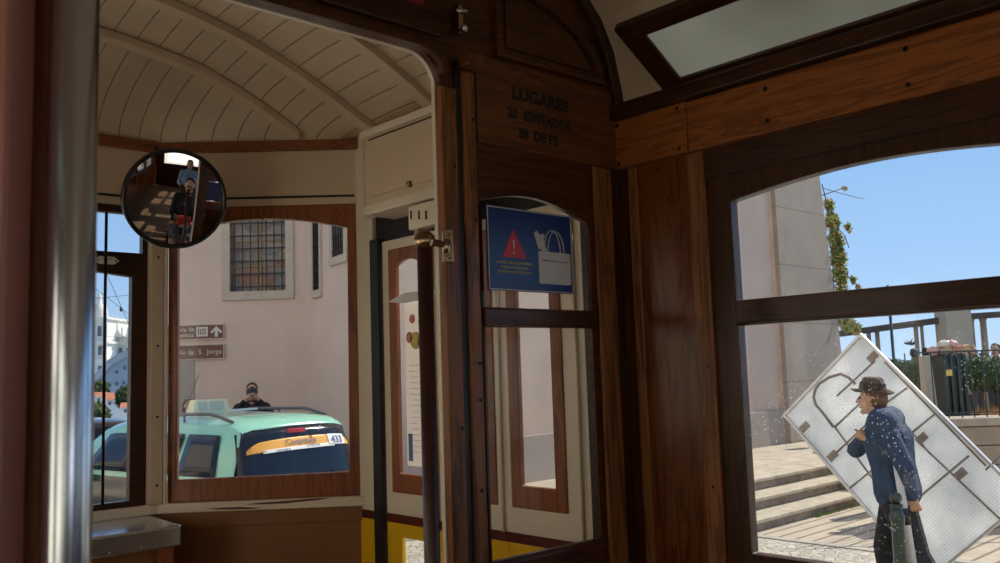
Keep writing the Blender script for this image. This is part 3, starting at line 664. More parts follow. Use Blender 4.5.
# --- driver's desk
t = thing('control_desk', (.6, 2.66, FL), 'stainless steel topped driver desk under the centre front window', 'desk')
mb = MB(); pr = [(2.53, z(-.408)), (2.536, z(-.402)), (2.79, z(-.398)), (2.79, z(-.455)), (2.53, z(-.460))]
mb.plate(pr, [], (.05, 0, 0), (0,1,0), (0,0,1), (1,0,0), 1.035); mb.build('steel_top', STEEL, t, .006)
bx('end_cap', BLACK, t, 1.083, 1.088, 2.528, 2.56, z(-.458), z(-.404), bevel=.002)
bx('cabinet', W_BROWN, t, .08, 1.065, 2.56, 2.79, FL, z(-.458), bevel=.003)
bx('corner_batten', W_RED, t, 1.02, 1.07, 2.545, 2.56, FL, z(-.46), bevel=.003)
for k in range(12): MB().ball((.12+.085*k, 2.529, z(-.448)), .003, 8, 5).build('rivet', STEEL, t)

# --- round convex mirror
mc = pD(175, 199, 2.6)
MIR = paint('mirror_surface', (.82,.82,.82), .0, metal=1, var=0)
mn = ((CAMP - mc).normalized() + (Vector((.72, .05, 1.72)) - mc).normalized()).normalized()
t = thing('convex_mirror', mc, 'round black-rimmed convex mirror hung from the front header', 'mirror')
Rr = .139; cur = 1.5; prof_m = [(Rr*k/14, sqrt(cur*cur-(Rr*k/14)**2)-sqrt(cur*cur-Rr*Rr)) for k in range(15)]
MB().lathe(prof_m, mc, mn, 64).build('mirror_glass', MIR, t)
MB().lathe([(Rr-.004,.006), (Rr-.002,.012), (Rr+.004,.012), (Rr+.008,.004), (Rr+.008,-.012), (Rr-.002,-.018), (Rr*.5,-.035), (0,-.04)], mc, mn, 64).build('rim', BLACKR, t)
hk = Vector((1.10, 2.78, z(.757)))
MB().tube([mc - mn*.03, mc - mn*.05 + Vector((0,.02,.12)), hk], .006, 10).build('bracket', SCREW, t)

# ================================================================== PEOPLE
SKIN = paint('skin', (.52,.30,.20), .55, var=.06)
SKINP = paint('skin_pale', (.70,.46,.38), .55, var=.05)
HAIRD = paint('dark_hair', (.02,.014,.010), .6, var=.3, scale=60)
HAIRG = paint('brown_hair', (.16,.08,.04), .6, var=.3, scale=60)
SHOE = paint('dark_shoe', (.03,.022,.018), .5)
def cloth(name, col, stripes=None):
    if name in MATS: return MATS[name]
    m, nt, b = nodes(name); v = coords(nt)
    n = N_(nt, 'ShaderNodeTexNoise', Scale=9, Detail=5); nt.links.new(v, n.inputs['Vector'])
    r = ramp(nt, n.outputs[0], [(.3, tuple(c*.75 for c in col)), (.7, tuple(min(1, c*1.2) for c in col))])
    last = r.outputs[0]
    if stripes:
        w = N_(nt, 'ShaderNodeTexWave', Scale=stripes[1]); w.bands_direction = 'Z'; nt.links.new(v, w.inputs['Vector'])
        wr = ramp(nt, w.outputs[0], [(.45, (0,0,0)), (.55, (1,1,1))]); mx_ = nt.nodes.new('ShaderNodeMix'); mx_.data_type = 'RGBA'
        nt.links.new(wr.outputs[0], mx_.inputs[0]); nt.links.new(last, mx_.inputs[6]); mx_.inputs[7].default_value = (*stripes[0], 1); last = mx_.outputs[2]
    nt.links.new(last, b.inputs['Base Color']); b.inputs['Roughness'].default_value = .85
    n2 = N_(nt, 'ShaderNodeTexNoise', Scale=14, Detail=3, Distortion=1.5); nt.links.new(v, n2.inputs['Vector'])
    bp = N_(nt, 'ShaderNodeBump', Strength=.5, Distance=.03); nt.links.new(n2.outputs[0], bp.inputs['Height']); nt.links.new(bp.outputs[0], b.inputs['Normal'])
    MATS[name] = m; return m
STAND = dict(pelvis=(0,0,.96), chest=(0,.01,1.27), neck=(0,0,1.46), head=(0,.025,1.615),
    shL=(-.18,0,1.40), elL=(-.235,-.03,1.12), wrL=(-.23,.05,.87), shR=(.18,0,1.40), elR=(.235,-.03,1.12), wrR=(.23,.05,.87),
    hiL=(-.09,0,.93), knL=(-.10,.03,.50), anL=(-.10,-.02,.09), hiR=(.09,0,.93), knR=(.10,.03,.50), anR=(.10,-.02,.09),
    toeL=(-.12,.16,.03), toeR=(.12,.16,.03))
SIT = dict(STAND, pelvis=(0,0,.52), chest=(0,-.03,.84), neck=(0,-.03,1.04), head=(0,.0,1.195), shL=(-.18,-.03,.98), elL=(-.24,.02,.72), wrL=(-.10,.22,.64),
    shR=(.18,-.03,.98), elR=(.24,.02,.72), wrR=(.10,.24,.64), hiL=(-.10,.02,.52), knL=(-.12,.44,.52), anL=(-.12,.44,.09), hiR=(.10,.02,.52), knR=(.12,.44,.52), anR=(.12,.44,.09),
    toeL=(-.13,.62,.03), toeR=(.13,.62,.03))
def remesh(mb, name, mat, vox, parent, sm=2):
    o = mb.build('tmp', mat, None, weld=False)
    r = o.modifiers.new('r', 'REMESH'); r.mode = 'VOXEL'; r.voxel_size = vox
    s_ = o.modifiers.new('s', 'SMOOTH'); s_.iterations = sm; s_.factor = .5
    dg = bpy.context.evaluated_depsgraph_get(); me = bpy.data.meshes.new_from_object(o.evaluated_get(dg)); bpy.data.objects.remove(o)
    me.name = name; me.polygons.foreach_set('use_smooth', [True]*len(me.polygons)); me.materials.clear(); me.materials.append(mat)
    q = bpy.data.objects.new(name, me); COL.objects.link(q)
    if parent: adopt(q, parent)
    return q
def person(loc, heading, label, J=STAND, scale=1.0, shirt=None, trousers=None, hair=HAIRD, skin=SKIN, vox=.012, grip=(0.6,0.6), group=None,
           longhair=False, look=0.0, hat=None, bulk=0, shorts=False, collar=True, sleeves=1.0, name='person', cat='person'):
    """heading: direction (x,y) the body faces"""
    loc = Vector(loc); h = Vector((heading[0], heading[1], 0)).normalized(); sd = Vector((h.y, -h.x, 0))
    def T(p): return loc + (sd*p[0] + h*p[1] + Vector((0,0,p[2])))*scale
    J = {k: T(v) for k, v in J.items()}; S = scale
    t = thing(name, loc, label, cat, group)
    up = (J['neck']-J['pelvis']).normalized(); side = (J['shR']-J['shL']).normalized(); fwd = up.cross(side).normalized()
    fwd = -fwd if fwd.dot(h) < 0 else fwd
    hd = (Matrix.Rotation(look, 3, 'Z') @ h).normalized(); hs = Vector((hd.y, -hd.x, 0))
    def torso(mb, g):
        c = J['chest']; p = J['pelvis']; w = (c+p)/2
        for s in (-1, 1):
            mb.capsule(p + side*s*.065*S, w + side*s*.055*S, (.105+g)*S, (.095+g)*S)
            mb.capsule(w + side*s*.055*S, c + side*s*.075*S, (.095+g)*S, (.115+g)*S)
            mb.capsule(c + side*s*.07*S, c + side*s*.06*S + up*.09*S, (.113+g)*S, (.085+g)*S)
            mb.capsule(J['neck'] - up*.03*S, J['shR' if s > 0 else 'shL'], (.05+g)*S, (.058+g)*S)
    body = MB(); torso(body, 0)
    body.capsule(J['neck'] - up*.05*S, J['head'] - Vector((0,0,.05*S)), .056*S, .052*S)
    H = J['head']; R = Matrix((hs, hd, Vector((0,0,1)))).transposed()
    def hp(x, y, q): return H + (hs*x + hd*y + Vector((0,0,q)))*S
    body.ball(hp(0,-.012,.028), Vector((.074,.090,.088))*S, R=R); body.ball(hp(0,.022,-.035), Vector((.056,.066,.082))*S, R=R)
    body.capsule(hp(0,.086,.012), hp(0,.106,-.022), .010*S, .015*S)                # nose
    for s in (-1, 1):
        body.ball(hp(s*.077,-.008,-.005), Vector((.010,.020,.030))*S, R=R)           # ears
    body.ball(hp(0,.068,-.098), Vector((.026,.022,.018))*S, R=R)
    for sfx, gr in (('L', grip[0]), ('R', grip[1])):
        sh, el, wr = J['sh'+sfx], J['el'+sfx], J['wr'+sfx]
        body.capsule(sh, el, .050*S, .038*S); body.capsule(el, wr, .038*S, .026*S)
        d = (wr-el).normalized(); s = -1 if sfx == 'L' else 1
        # palm and five separate fingers
        pn = (-side*s) if abs(d.dot(side)) < .85 else -up                           # palm normal
        pn = (pn - d*pn.dot(d)).normalized(); ac = d.cross(pn).normalized()
        if ac.dot(h) < 0: ac = -ac                                                  # towards thumb
        for k in (-1, 0, 1): body.capsule(wr + d*.02*S + ac*k*.012*S, wr + d*.085*S + ac*k*.026*S, .016*S, .013*S)
        for k, L in zip((.033, .011, -.011, -.032), (.072, .080, .074, .058)):
            a = wr + d*.088*S + ac*k*S; b1 = a + (d*cos(gr) + pn*sin(gr))*L*.5*S; b2 = b1 + (d*cos(gr*2.1) + pn*sin(gr*2.1))*L*.5*S
            body.capsule(a, b1, .0090*S, .0085*S, 8); body.capsule(b1, b2, .0085*S, .007*S, 8)
        a = wr + d*.03*S + ac*.028*S; b1 = a + (d*.6 + ac*.75 + pn*.25).normalized()*.042*S; b2 = b1 + (d*.9 + ac*.15 + pn*.45).normalized()*.034*S
        body.capsule(a, b1, .012*S, .010*S, 8); body.capsule(b1, b2, .010*S, .008*S, 8)
        hi, kn, an = J['hi'+sfx], J['kn'+sfx], J['an'+sfx]
        body.capsule(hi, kn, .082*S, .055*S); body.capsule(kn, kn+(an-kn)*.35, .052*S, .054*S); body.capsule(kn+(an-kn)*.35, an, .054*S, .036*S)
        body.capsule(an - Vector((0,0,.02*S)), J['toe'+sfx], .040*S, .028*S)
    remesh(body, 'body', skin, min(vox, .009), t)
    # eyes, brows, mouth
    for s in (-1, 1): MB().ball(hp(s*.030,.077,.008), .010*S, 8, 6).build('eye', paint('eye_dark', (.05,.035,.03), .25), t)
    MB().capsule(hp(-.020,.086,-.062), hp(.020,.086,-.062), .006*S, .006*S, 8).build('mouth', paint('lips', (.42,.17,.14), .5), t)
    if hair:
        mb = MB(); mb.ball(hp(0,-.028,.045), Vector((.082,.090,.085))*S, R=R)
        mb.ball(hp(0,-.045,-.005), Vector((.078,.070,.080))*S, R=R)
        if longhair:
            for s in (-1, 0, 1): mb.capsule(hp(s*.045,-.045,.02), hp(s*.06,-.06,-.20), .045*S, .035*S)
        remesh(mb, 'hair', hair, .012, t)
    if shirt:
        mb = MB(); torso(mb, .014+bulk); p = J['pelvis']
        for s in (-1, 1): mb.capsule(p + side*s*.06*S, p + side*s*.065*S - up*.0*S, (.122+bulk*.8)*S, (.118+bulk*.5)*S)
        for sfx in 'LR':
            sh, el, wr = J['sh'+sfx], J['el'+sfx], J['wr'+sfx]
            mb.capsule(sh, el, (.068+bulk*.3)*S, (.054+bulk*.3)*S)
            if sleeves > .5: mb.capsule(el, el+(wr-el)*.86*sleeves, (.053+bulk*.3)*S, .038*S)
        so_ = remesh(mb, 'shirt', shirt, vox, t)
        if collar:
            mb = MB(); nk = J['neck']; mb.tube([nk + (hs*cos(a)*.062 + hd*sin(a)*.062)*S + Vector((0,0,(.02+.012*sin(a))*S)) for a in [pi*2*k/16 for k in range(17)]], .016*S, 8)
            mb.build('collar', shirt, so_)
    if trousers:
        mb = MB(); p = J['pelvis']
        for s in (-1, 1): mb.capsule(p + side*s*.06*S, p + side*s*.06*S + up*.03*S, .112*S, .108*S)
        for sfx in 'LR':
            hi, kn, an = J['hi'+sfx], J['kn'+sfx], J['an'+sfx]
            mb.capsule(hi, kn, (.100+bulk*.6)*S, (.075+bulk*.6)*S)
            if not shorts: mb.capsule(kn, kn+(an-kn)*.93, (.074+bulk*.6)*S, (.062+bulk*.5)*S)
        remesh(mb, 'trousers', trousers, vox, t)
    for sfx in 'LR':
        an, to = J['an'+sfx], J['toe'+sfx]; mb = MB()
        mb.capsule(an + Vector((0,0,-.03*S)), to, .050*S, .040*S); mb.capsule(an - h*.03*S + Vector((0,0,-.03*S)), an + Vector((0,0,.0)), .045*S, .045*S)
        remesh(mb, 'shoe', SHOE, .012, t)
    if hat:
        mb = MB(); ax = (Vector((0,0,1)) - hd*.12).normalized()
        mb.lathe([(.004,.118),(.06,.122),(.078,.112),(.088,.07),(.092,.02),(.096,.008),(.135,-.004),(.162,.010),(.165,.014),(.160,.014),(.13,.003),(.09,.012)], hp(0,-.008,.045), ax, 32)
        for i, v in enumerate(mb.v):
            q = v - hp(0,-.008,.045); lx = q.dot(hs)
            if abs(lx) > .1*S: mb.v[i] = v + Vector((0,0,.25*(abs(lx)-.1*S)))
            if q.z > .08*S: mb.v[i] = mb.v[i] - Vector((0,0, .03*S*max(0, 1-abs(lx)/(.035*S))))
        ho = mb.build('hat', hat, t)
        MB().lathe([(.0885*S,.072*S),(.0955*S,.03*S),(.0935*S,.018*S)], hp(0,-.008,.045), ax, 32).build('hat_band', paint('hat_band_dark', (.05,.035,.025), .7), ho)
    return t, J, hp

# ================================================================== GROUND AND BUILDINGS
def pts2(l): return [(p[0], p[1]) for p in l]
def cobble(name, c1, c2, gap, sc):
    m, nt, b = nodes(name); v = coords(nt)
    vo = N_(nt, 'ShaderNodeTexVoronoi', Scale=sc, feature='DISTANCE_TO_EDGE'); nt.links.new(v, vo.inputs['Vector'])
    vc = N_(nt, 'ShaderNodeTexVoronoi', Scale=sc); nt.links.new(v, vc.inputs['Vector'])
    e = ramp(nt, vo.outputs['Distance'], [(.02, gap), (.10, (1,1,1))])
    c = ramp(nt, vc.outputs['Color'], [(.1, c1), (.9, c2)])
    mx_ = nt.nodes.new('ShaderNodeMix'); mx_.data_type = 'RGBA'; mx_.blend_type = 'MULTIPLY'; mx_.inputs[0].default_value = 1
    nt.links.new(c.outputs[0], mx_.inputs[6]); nt.links.new(e.outputs[0], mx_.inputs[7]); nt.links.new(mx_.outputs[2], b.inputs['Base Color'])
    bp = N_(nt, 'ShaderNodeBump', Strength=.6, Distance=.03); nt.links.new(e.outputs[0], bp.inputs['Height']); nt.links.new(bp.outputs[0], b.inputs['Normal'])
    b.inputs['Roughness'].default_value = .7; return m
COB = cobble('street_cobbles', (.40,.36,.30), (.60,.55,.46), (.60,.57,.52), 10)
g = MB().box(-60, 9.45, -30, 320, -.3, 0).build('ground', COB); tag(g, 'light cobbled street beside the tram', 'street', kind='structure')
# stone pavement with railing shadow lines painted into its colour, along the street-crossing direction
m, nt, b = nodes('paving_shadow_lined'); tc = nt.nodes.new('ShaderNodeTexCoord'); sx = nt.nodes.new('ShaderNodeSeparateXYZ'); nt.links.new(tc.outputs['Object'], sx.inputs[0])
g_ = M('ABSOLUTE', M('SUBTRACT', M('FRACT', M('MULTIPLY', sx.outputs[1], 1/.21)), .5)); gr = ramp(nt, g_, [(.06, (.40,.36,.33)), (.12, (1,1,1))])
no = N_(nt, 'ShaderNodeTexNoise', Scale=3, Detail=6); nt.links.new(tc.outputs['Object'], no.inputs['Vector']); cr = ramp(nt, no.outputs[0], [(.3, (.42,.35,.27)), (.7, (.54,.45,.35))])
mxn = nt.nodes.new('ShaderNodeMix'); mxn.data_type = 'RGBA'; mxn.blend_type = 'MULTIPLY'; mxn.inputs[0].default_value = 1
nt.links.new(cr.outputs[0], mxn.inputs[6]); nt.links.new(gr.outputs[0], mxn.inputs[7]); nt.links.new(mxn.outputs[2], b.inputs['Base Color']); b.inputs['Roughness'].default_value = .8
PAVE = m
o = MB().box(9.45, 40, -30, 40, -.3, .004).build('pavement', PAVE); tag(o, 'pale stone pavement with dark painted railing shadow lines in front of the steps', 'pavement', kind='structure')
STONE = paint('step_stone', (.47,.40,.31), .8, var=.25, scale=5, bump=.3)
STONE_SHADE = paint('step_stone_shaded', (.30,.25,.20), .85, var=.35, scale=7, bump=.5)  # darker copy of the step stone, the risers' shade put into its colour
o = MB().box(9.33, 9.45, -30, 5.95, -.3, .012).build('kerb', paint('kerb_stone', (.42,.38,.33), .8, var=.15)); tag(o, 'narrow stone kerb line between cobbles and pavement', 'kerb', kind='structure')
# steps
st = thing('stone_steps', (12, 6.4, 0), 'three worn stone steps climbing to the pink building', 'steps')
yy = [5.93, 6.28, 6.62, 9.05]; hh = [0, .155, .315, .475]
for k in range(3):
    MB().box(7.5, 17.0, yy[k], 9.0, hh[k], hh[k+1]-.05).build('riser', STONE_SHADE, st, .008)
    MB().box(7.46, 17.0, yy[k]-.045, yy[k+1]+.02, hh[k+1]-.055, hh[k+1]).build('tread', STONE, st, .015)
gm = MB(); rnd = random.Random(3)
for k in range(420):
    x = rnd.uniform(10.9, 12.3); y = 5.9 - rnd.random()*.06; h_ = rnd.uniform(.02, .07)
    gm.add([(x-.006,y,0), (x+.006,y,0), (x+rnd.uniform(-.03,.03), y-rnd.uniform(0,.03), h_)], [(0,1,2)])
o = gm.build('weeds', paint('weed_green', (.12,.20,.04), .7)); tag(o, 'tuft of green weeds along the foot of the stone steps', 'weeds', kind='stuff')
# pink building C
def wallmat(name, c, lo=None, scale=.5, zlo=None, joints=None):
    m, nt, b = nodes(name); v = coords(nt)
    n = N_(nt, 'ShaderNodeTexNoise', Scale=scale, Detail=9, Roughness=.65); nt.links.new(v, n.inputs['Vector'])
    r = ramp(nt, n.outputs[0], [(.3, tuple(q*.86 for q in c)), (.7, tuple(min(1, q*1.08) for q in c))]); last = r.outputs[0]
    if joints:
        sx = nt.nodes.new('ShaderNodeSeparateXYZ'); tc = nt.nodes.new('ShaderNodeTexCoord'); nt.links.new(tc.outputs['Object'], sx.inputs[0])
        def MM(op, *a):
            q = nt.nodes.new('ShaderNodeMath'); q.operation = op
            for i, w in enumerate(a):
                if isinstance(w, (int, float)): q.inputs[i].default_value = w
                else: nt.links.new(w, q.inputs[i])
            return q.outputs[0]
        g = MM('ABSOLUTE', MM('SUBTRACT', MM('FRACT', MM('MULTIPLY_ADD', sx.outputs[2], 1/joints, .07)), .5)); gr = ramp(nt, g, [(.004, (.6,.58,.56)), (.012, (1,1,1))])
        mx_ = nt.nodes.new('ShaderNodeMix'); mx_.data_type = 'RGBA'; mx_.blend_type = 'MULTIPLY'; mx_.inputs[0].default_value = 1
        nt.links.new(last, mx_.inputs[6]); nt.links.new(gr.outputs[0], mx_.inputs[7]); last = mx_.outputs[2]
    nt.links.new(last, b.inputs['Base Color']); b.inputs['Roughness'].default_value = .9; return m
PINKW = wallmat('pale_pink_render', (.62,.48,.40)); GREYP = wallmat('grey_stone_plinth', (.40,.34,.30), scale=1.2, joints=.9); PILA = wallmat('beige_stone_pilaster', (.38,.31,.26), scale=1.5, joints=1.15)
CY = 9.0; CXT = pY(819, 172, CY-.14).x; CXB = pY(840, 340, CY-.14); ZB_ = CXB.z; ZT_ = pY(819, 172, CY-.14).z; SLP = (CXB.x-CXT)/(ZT_-ZB_); CX0 = CXB.x + SLP*(ZB_-.4); CX1 = CX0 - SLP*15 - .05
bc = thing('building', (12, 10, 0), 'pale pink rendered building with a beige stone corner behind the steps', 'building')
MB().box(8.2, CX1, CY, 9.9, 0, 15).build('wall', PINKW, bc)
MB().box(7.58, CX1+.02, CY-.06, CY, .4, 1.12).build('plinth', GREYP, bc, .01)
px_ = pY(781, 300, CY-.12).x
MB().plate([(px_, .4), (CX0, .4), (CX0-SLP*9, 9.4), (px_, 9.4)], [], (0, CY-.14, 0), (1,0,0), (0,0,1), (0,1,0), 1.0).build('corner_pilaster', PILA, bc, .01)
MB().box(px_+.0-.05, px_, CY-.05, CY, 1.12, 15).build('pilaster_edge', paint('ochre_edge', (.62,.46,.34), .8), bc)
# building A (frontal with barred window) and B (return wall)
V2 = Vector((-UA.x, 0, 0))
hA = Vector((cos(YAW), -sin(YAW), 0)); nAw = Vector((sin(YAW), cos(YAW), 0))        # along the wall / away from the eye
pc_ = pD(306, 380, 17.0); cA = Vector((pc_.x, pc_.y, 0)); lA = cA - hA*3.1
ba = thing('building', cA - hA*1.5, 'grey-pink building with a barred stone-framed window behind the taxi', 'building')
OA = lA; LAw = 3.1
def onA(x, y): p = pP(x, y, OA, nAw); return ((p-OA).dot(hA), p.z)
w0 = onA(230.5, 292); w1 = onA(286, 292)
wz1 = w0[1] + 2.25
PINKA = wallmat('grey_pink_render', (.72,.57,.49), scale=.35)
hole = [(w0[0], w0[1]), (w1[0], w0[1]), (w1[0], wz1), (w0[0], wz1)]
MB().plate([(0, 0), (LAw, 0), (LAw, 14), (0, 14)], [hole], OA, hA, (0,0,1), nAw, .5).build('wall', PINKA, ba)
f0 = onA(222.5, 301); f1 = onA(294.5, 301)
SURR = paint('window_stone', (.56,.48,.40), .8, var=.12, scale=6)
MB().plate([(f0[0], f0[1]), (f1[0], f0[1]), (f1[0], wz1+.16), (f0[0], wz1+.16)], [hole], OA - nAw*.05, hA, (0,0,1), nAw, .2).build('window_surround', SURR, ba, .008)
wn = MB(); nb = 7
BAR = paint('iron_bar', (.03,.03,.035), .5, metal=.4)
for k in range(nb+0):
    u = w0[0] + (w1[0]-w0[0])*(k+.5)/nb; wn.obox(OA + hA*u + Vector((0,0,(w0[1]+wz1)/2)) + nAw*.02, hA*.011, nAw*.011, (0,0,(wz1-w0[1])/2))
for k in range(9):
    q = w0[1] + .25*(k+.35); wn.obox(OA + hA*(w0[0]+w1[0])/2 + Vector((0,0,q)) + nAw*.005, hA*(w1[0]-w0[0])/2, nAw*.011, (0,0,.013))
wn.build('window_bars', BAR, ba)
CURT, nt, b = nodes('curtained_panes'); v = coords(nt, (1.6,1.6,3.2)); vo = N_(nt, 'ShaderNodeTexVoronoi', Scale=1.6); nt.links.new(v, vo.inputs['Vector'])
r = ramp(nt, vo.outputs['Color'], [(.15, (.30,.14,.12)), (.4, (.36,.20,.17)), (.55, (.20,.22,.24)), (.75, (.42,.36,.32))]); nt.links.new(r.outputs[0], b.inputs['Base Color']); b.inputs['Roughness'].default_value = .15
MB().plate(hole, [], OA + nAw*.14, hA, (0,0,1), nAw, .02).build('window_pane', CURT, ba)
wf_ = MB(); uc = (w0[0]+w1[0])/2
wf_.obox(OA + hA*uc + Vector((0,0,(w0[1]+wz1)/2)) + nAw*.12, hA*.04, nAw*.02, (0,0,(wz1-w0[1])/2))
for q in (.5, 1.0, 1.5, 2.0): wf_.obox(OA + hA*uc + Vector((0,0,w0[1]+q)) + nAw*.12, hA*(w1[0]-w0[0])/2, nAw*.015, (0,0,.015))
wf_.build('window_frame', paint('ochre_window_frame', (.42,.28,.16), .6), ba)
p0 = onA(150, 352); p1 = onA(195, 352)
MB().plate([(0, 0), (p1[0], 0), (p1[0], p0[1]), (0, p0[1])], [], OA - nAw*.03, hA, (0,0,1), nAw, .04).build('plinth', wallmat('grey_base', (.36,.32,.30), scale=1), ba, .01)
# brown direction signs
SB = paint('sign_brown', (.15,.062,.045), .5, var=.06); SW = paint('sign_white', (.72,.66,.62), .5, var=.03)
def street_sign(ytop, ybot, label):
    q1 = onA(224.3, ytop); q0 = onA(224.3, ybot); u1 = q1[0]; L = (u1 - onA(150, 330)[0]); q0z, q1z = q0[1], q1[1]
    t = thing('direction_sign', OA + hA*(u1-L/2) + Vector((0,0,q0z)) - nAw*.06, label, 'sign')
    MB().plate([(u1-L, q0z), (u1, q0z), (u1, q1z), (u1-L, q1z)], [], OA - nAw*.06, hA, (0,0,1), nAw, .03).build('panel', SB, t, .003)
    MB().plate([(u1-L-.01, q0z-.01), (u1+.008, q0z-.01), (u1+.008, q1z+.01), (u1-L-.01, q1z+.01)], [[(u1-L, q0z), (u1, q0z), (u1, q1z), (u1-L, q1z)]], OA - nAw*.061, hA, (0,0,1), nAw, .03).build('edging', SW, t)
    return t, u1, q0z, q1z
off = OA - nAw*.064
t, u1, q0z, q1z = street_sign(324.5, 338.0, 'upper brown direction sign with two lines of lettering, a pictogram and an up arrow')
Hs = q1z-q0z
ua = u1-.135
MB().plate([(ua-.028, q0z+.03), (ua+.028, q0z+.03), (ua+.028, q0z+.15), (ua+.085, q0z+.09), (ua+.115, q0z+.12), (ua, q1z-.03), (ua-.115, q0z+.12), (ua-.085, q0z+.09), (ua-.028, q0z+.15)], [], off, hA, (0,0,1), nAw, .002).build('arrow', SW, t)
up0 = u1-.52
MB().plate([(up0, q0z+.04), (up0+.22, q0z+.04), (up0+.22, q1z-.035), (up0, q1z-.035)], [], off, hA, (0,0,1), nAw, .002).build('pictogram_square', SW, t)
mb = MB()
mb.plate([(up0+.03, q0z+.17), (up0+.19, q0z+.17), (up0+.19, q0z+.185), (up0+.03, q0z+.185)], [], off-nAw*.003, hA, (0,0,1), nAw, .002)
for k in range(4): a = up0+.035+.042*k; mb.plate([(a, q0z+.075), (a+.02, q0z+.075), (a+.02, q0z+.16), (a, q0z+.16)], [], off-nAw*.003, hA, (0,0,1), nAw, .002)
mb.build('pictogram_columns', SB, t)
mb = MB(); stamp(mb, 'Escola de', .125, off + hA*(up0-.03) + Vector((0,0,q0z+.145)), hA, (0,0,1), 0, 'RIGHT'); mb.build('lettering', SW, t); mb = MB(); stamp(mb, 'Artes Decorativas', .125, off + hA*(up0-.05) + Vector((0,0,q0z+.035)), hA, (0,0,1), 0, 'RIGHT'); mb.build('lettering', SW, t)
t, u1, q0z, q1z = street_sign(344.5, 358, 'lower brown direction sign with one line of lettering')
mb = MB(); stamp(mb, 'Castelo de  S.  Jorge', .135, off + hA*(u1-.03) + Vector((0,0,q0z+.085)), hA, (0,0,1), 0, 'RIGHT'); mb.build('lettering', SW, t)
# building B: return wall coming towards the street
cB = Vector((7.6, 9.02, 0)); hB = (cB - cA).normalized(); LB = (cB-cA).length; nB = Vector((-hB.y, hB.x, 0)); nB = nB if nB.x > 0 else -nB
bb = thing('building', cA + hB*LB/2, 'pink side building running toward the street with narrow windows seen edge-on', 'building')
MB().plate([(0, 0), (LB, 0), (LB, 14), (0, 14)], [], cA, hB, (0,0,1), nB, .6).build('wall', PINKA, bb)
def onB(x, y): p = pP(x, y, cA, nB); return ((p-cA).dot(hB), p.z)
for xa, xb, yb_, hh_ in ((315.0, 321.5, 291, 2.3), (334, 346, 258, 2.3)):
    a = onB(xa, yb_); b2 = onB(xb, yb_); zb = a[1]
    q = [(a[0], zb), (b2[0], zb), (b2[0], zb+hh_), (a[0], zb+hh_)]
    m_ = .22*(b2[0]-a[0]); q2 = [(a[0]-m_, zb-.14), (b2[0]+m_, zb-.14), (b2[0]+m_, zb+hh_+.14), (a[0]-m_, zb+hh_+.14)]
    MB().plate(q2, [q], cA - nB*.05, hB, (0,0,1), nB, .08).build('window_surround', SURR, bb)
    pn_ = MB().plate(q, [], cA - nB*.012, hB, (0,0,1), nB, .02).build('window_pane', CURT, bb)
    mb = MB()
    for k in range(5):
        u = a[0] + (b2[0]-a[0])*(k+.5)/5; mb.obox(cA + hB*u + Vector((0,0,zb+hh_/2)) - nB*.03, hB*.011, nB*.011, (0,0,hh_/2))
    for k in range(8): mb.obox(cA + hB*(a[0]+b2[0])/2 + Vector((0,0,zb+.25*(k+.4))) - nB*.03, hB*(b2[0]-a[0])/2, nB*.011, (0,0,.013))
    mb.build('window_bars', BAR, bb)

# ================================================================== TAXI
MINT = paint('mint_car_paint', (.30,.66,.52), .22, var=.03, coat=.8); CARK = paint('black_car_paint', (.015,.016,.02), .18, var=.05, coat=.8)
CGL = paint('dark_car_glass', (.008,.014,.028), .12, var=.1, coat=.15, spec=.35); TRIMK = paint('black_car_trim', (.03,.03,.032), .45); ALU = paint('grey_rail', (.14,.13,.15), .35, metal=.4)
TY = paint('tyre', (.02,.02,.02), .8); LAMP = paint('red_lamp', (.55,.03,.06), .2, coat=.8); WHC = paint('taxi_white', (.85,.86,.86), .4, var=.02)
# body stations: t (m from rear), half width at sill, belt, roof edge; heights: sill, belt, roof edge, roof top
ST = [(0.00,.74,.80,.66,.42,.93,1.46,1.50), (.10,.80,.84,.67,.30,.95,1.50,1.56), (.20,.82,.86,.665,.26,.96,1.52,1.59), (.45,.84,.87,.65,.25,.96,1.53,1.62), (1.5,.85,.88,.65,.24,.97,1.55,1.645), (2.4,.85,.88,.64,.24,.98,1.53,1.62),
      (2.75,.85,.88,.62,.24,.99,1.47,1.545), (3.10,.85,.875,.66,.24,1.00,1.27,1.33), (3.45,.85,.865,.76,.24,1.00,1.04,1.08), (3.9,.83,.84,.74,.25,.90,.94,.97), (4.25,.76,.78,.66,.30,.75,.82,.86), (4.32,.68,.70,.6,.38,.60,.66,.70)]
def sect(s, side_pts=True):
    t_, ws, wb, wr, zs_, zb, ze, zt = s
    return [(ws, zs_), (wb+.01, (zs_+zb)*.5), (wb, zb), (wb-(wb-wr)*.45, zb+(ze-zb)*.5), (wr, ze), (wr*.80, zt-.25*(zt-ze)), (wr*.4, zt), (0, zt+.008)]
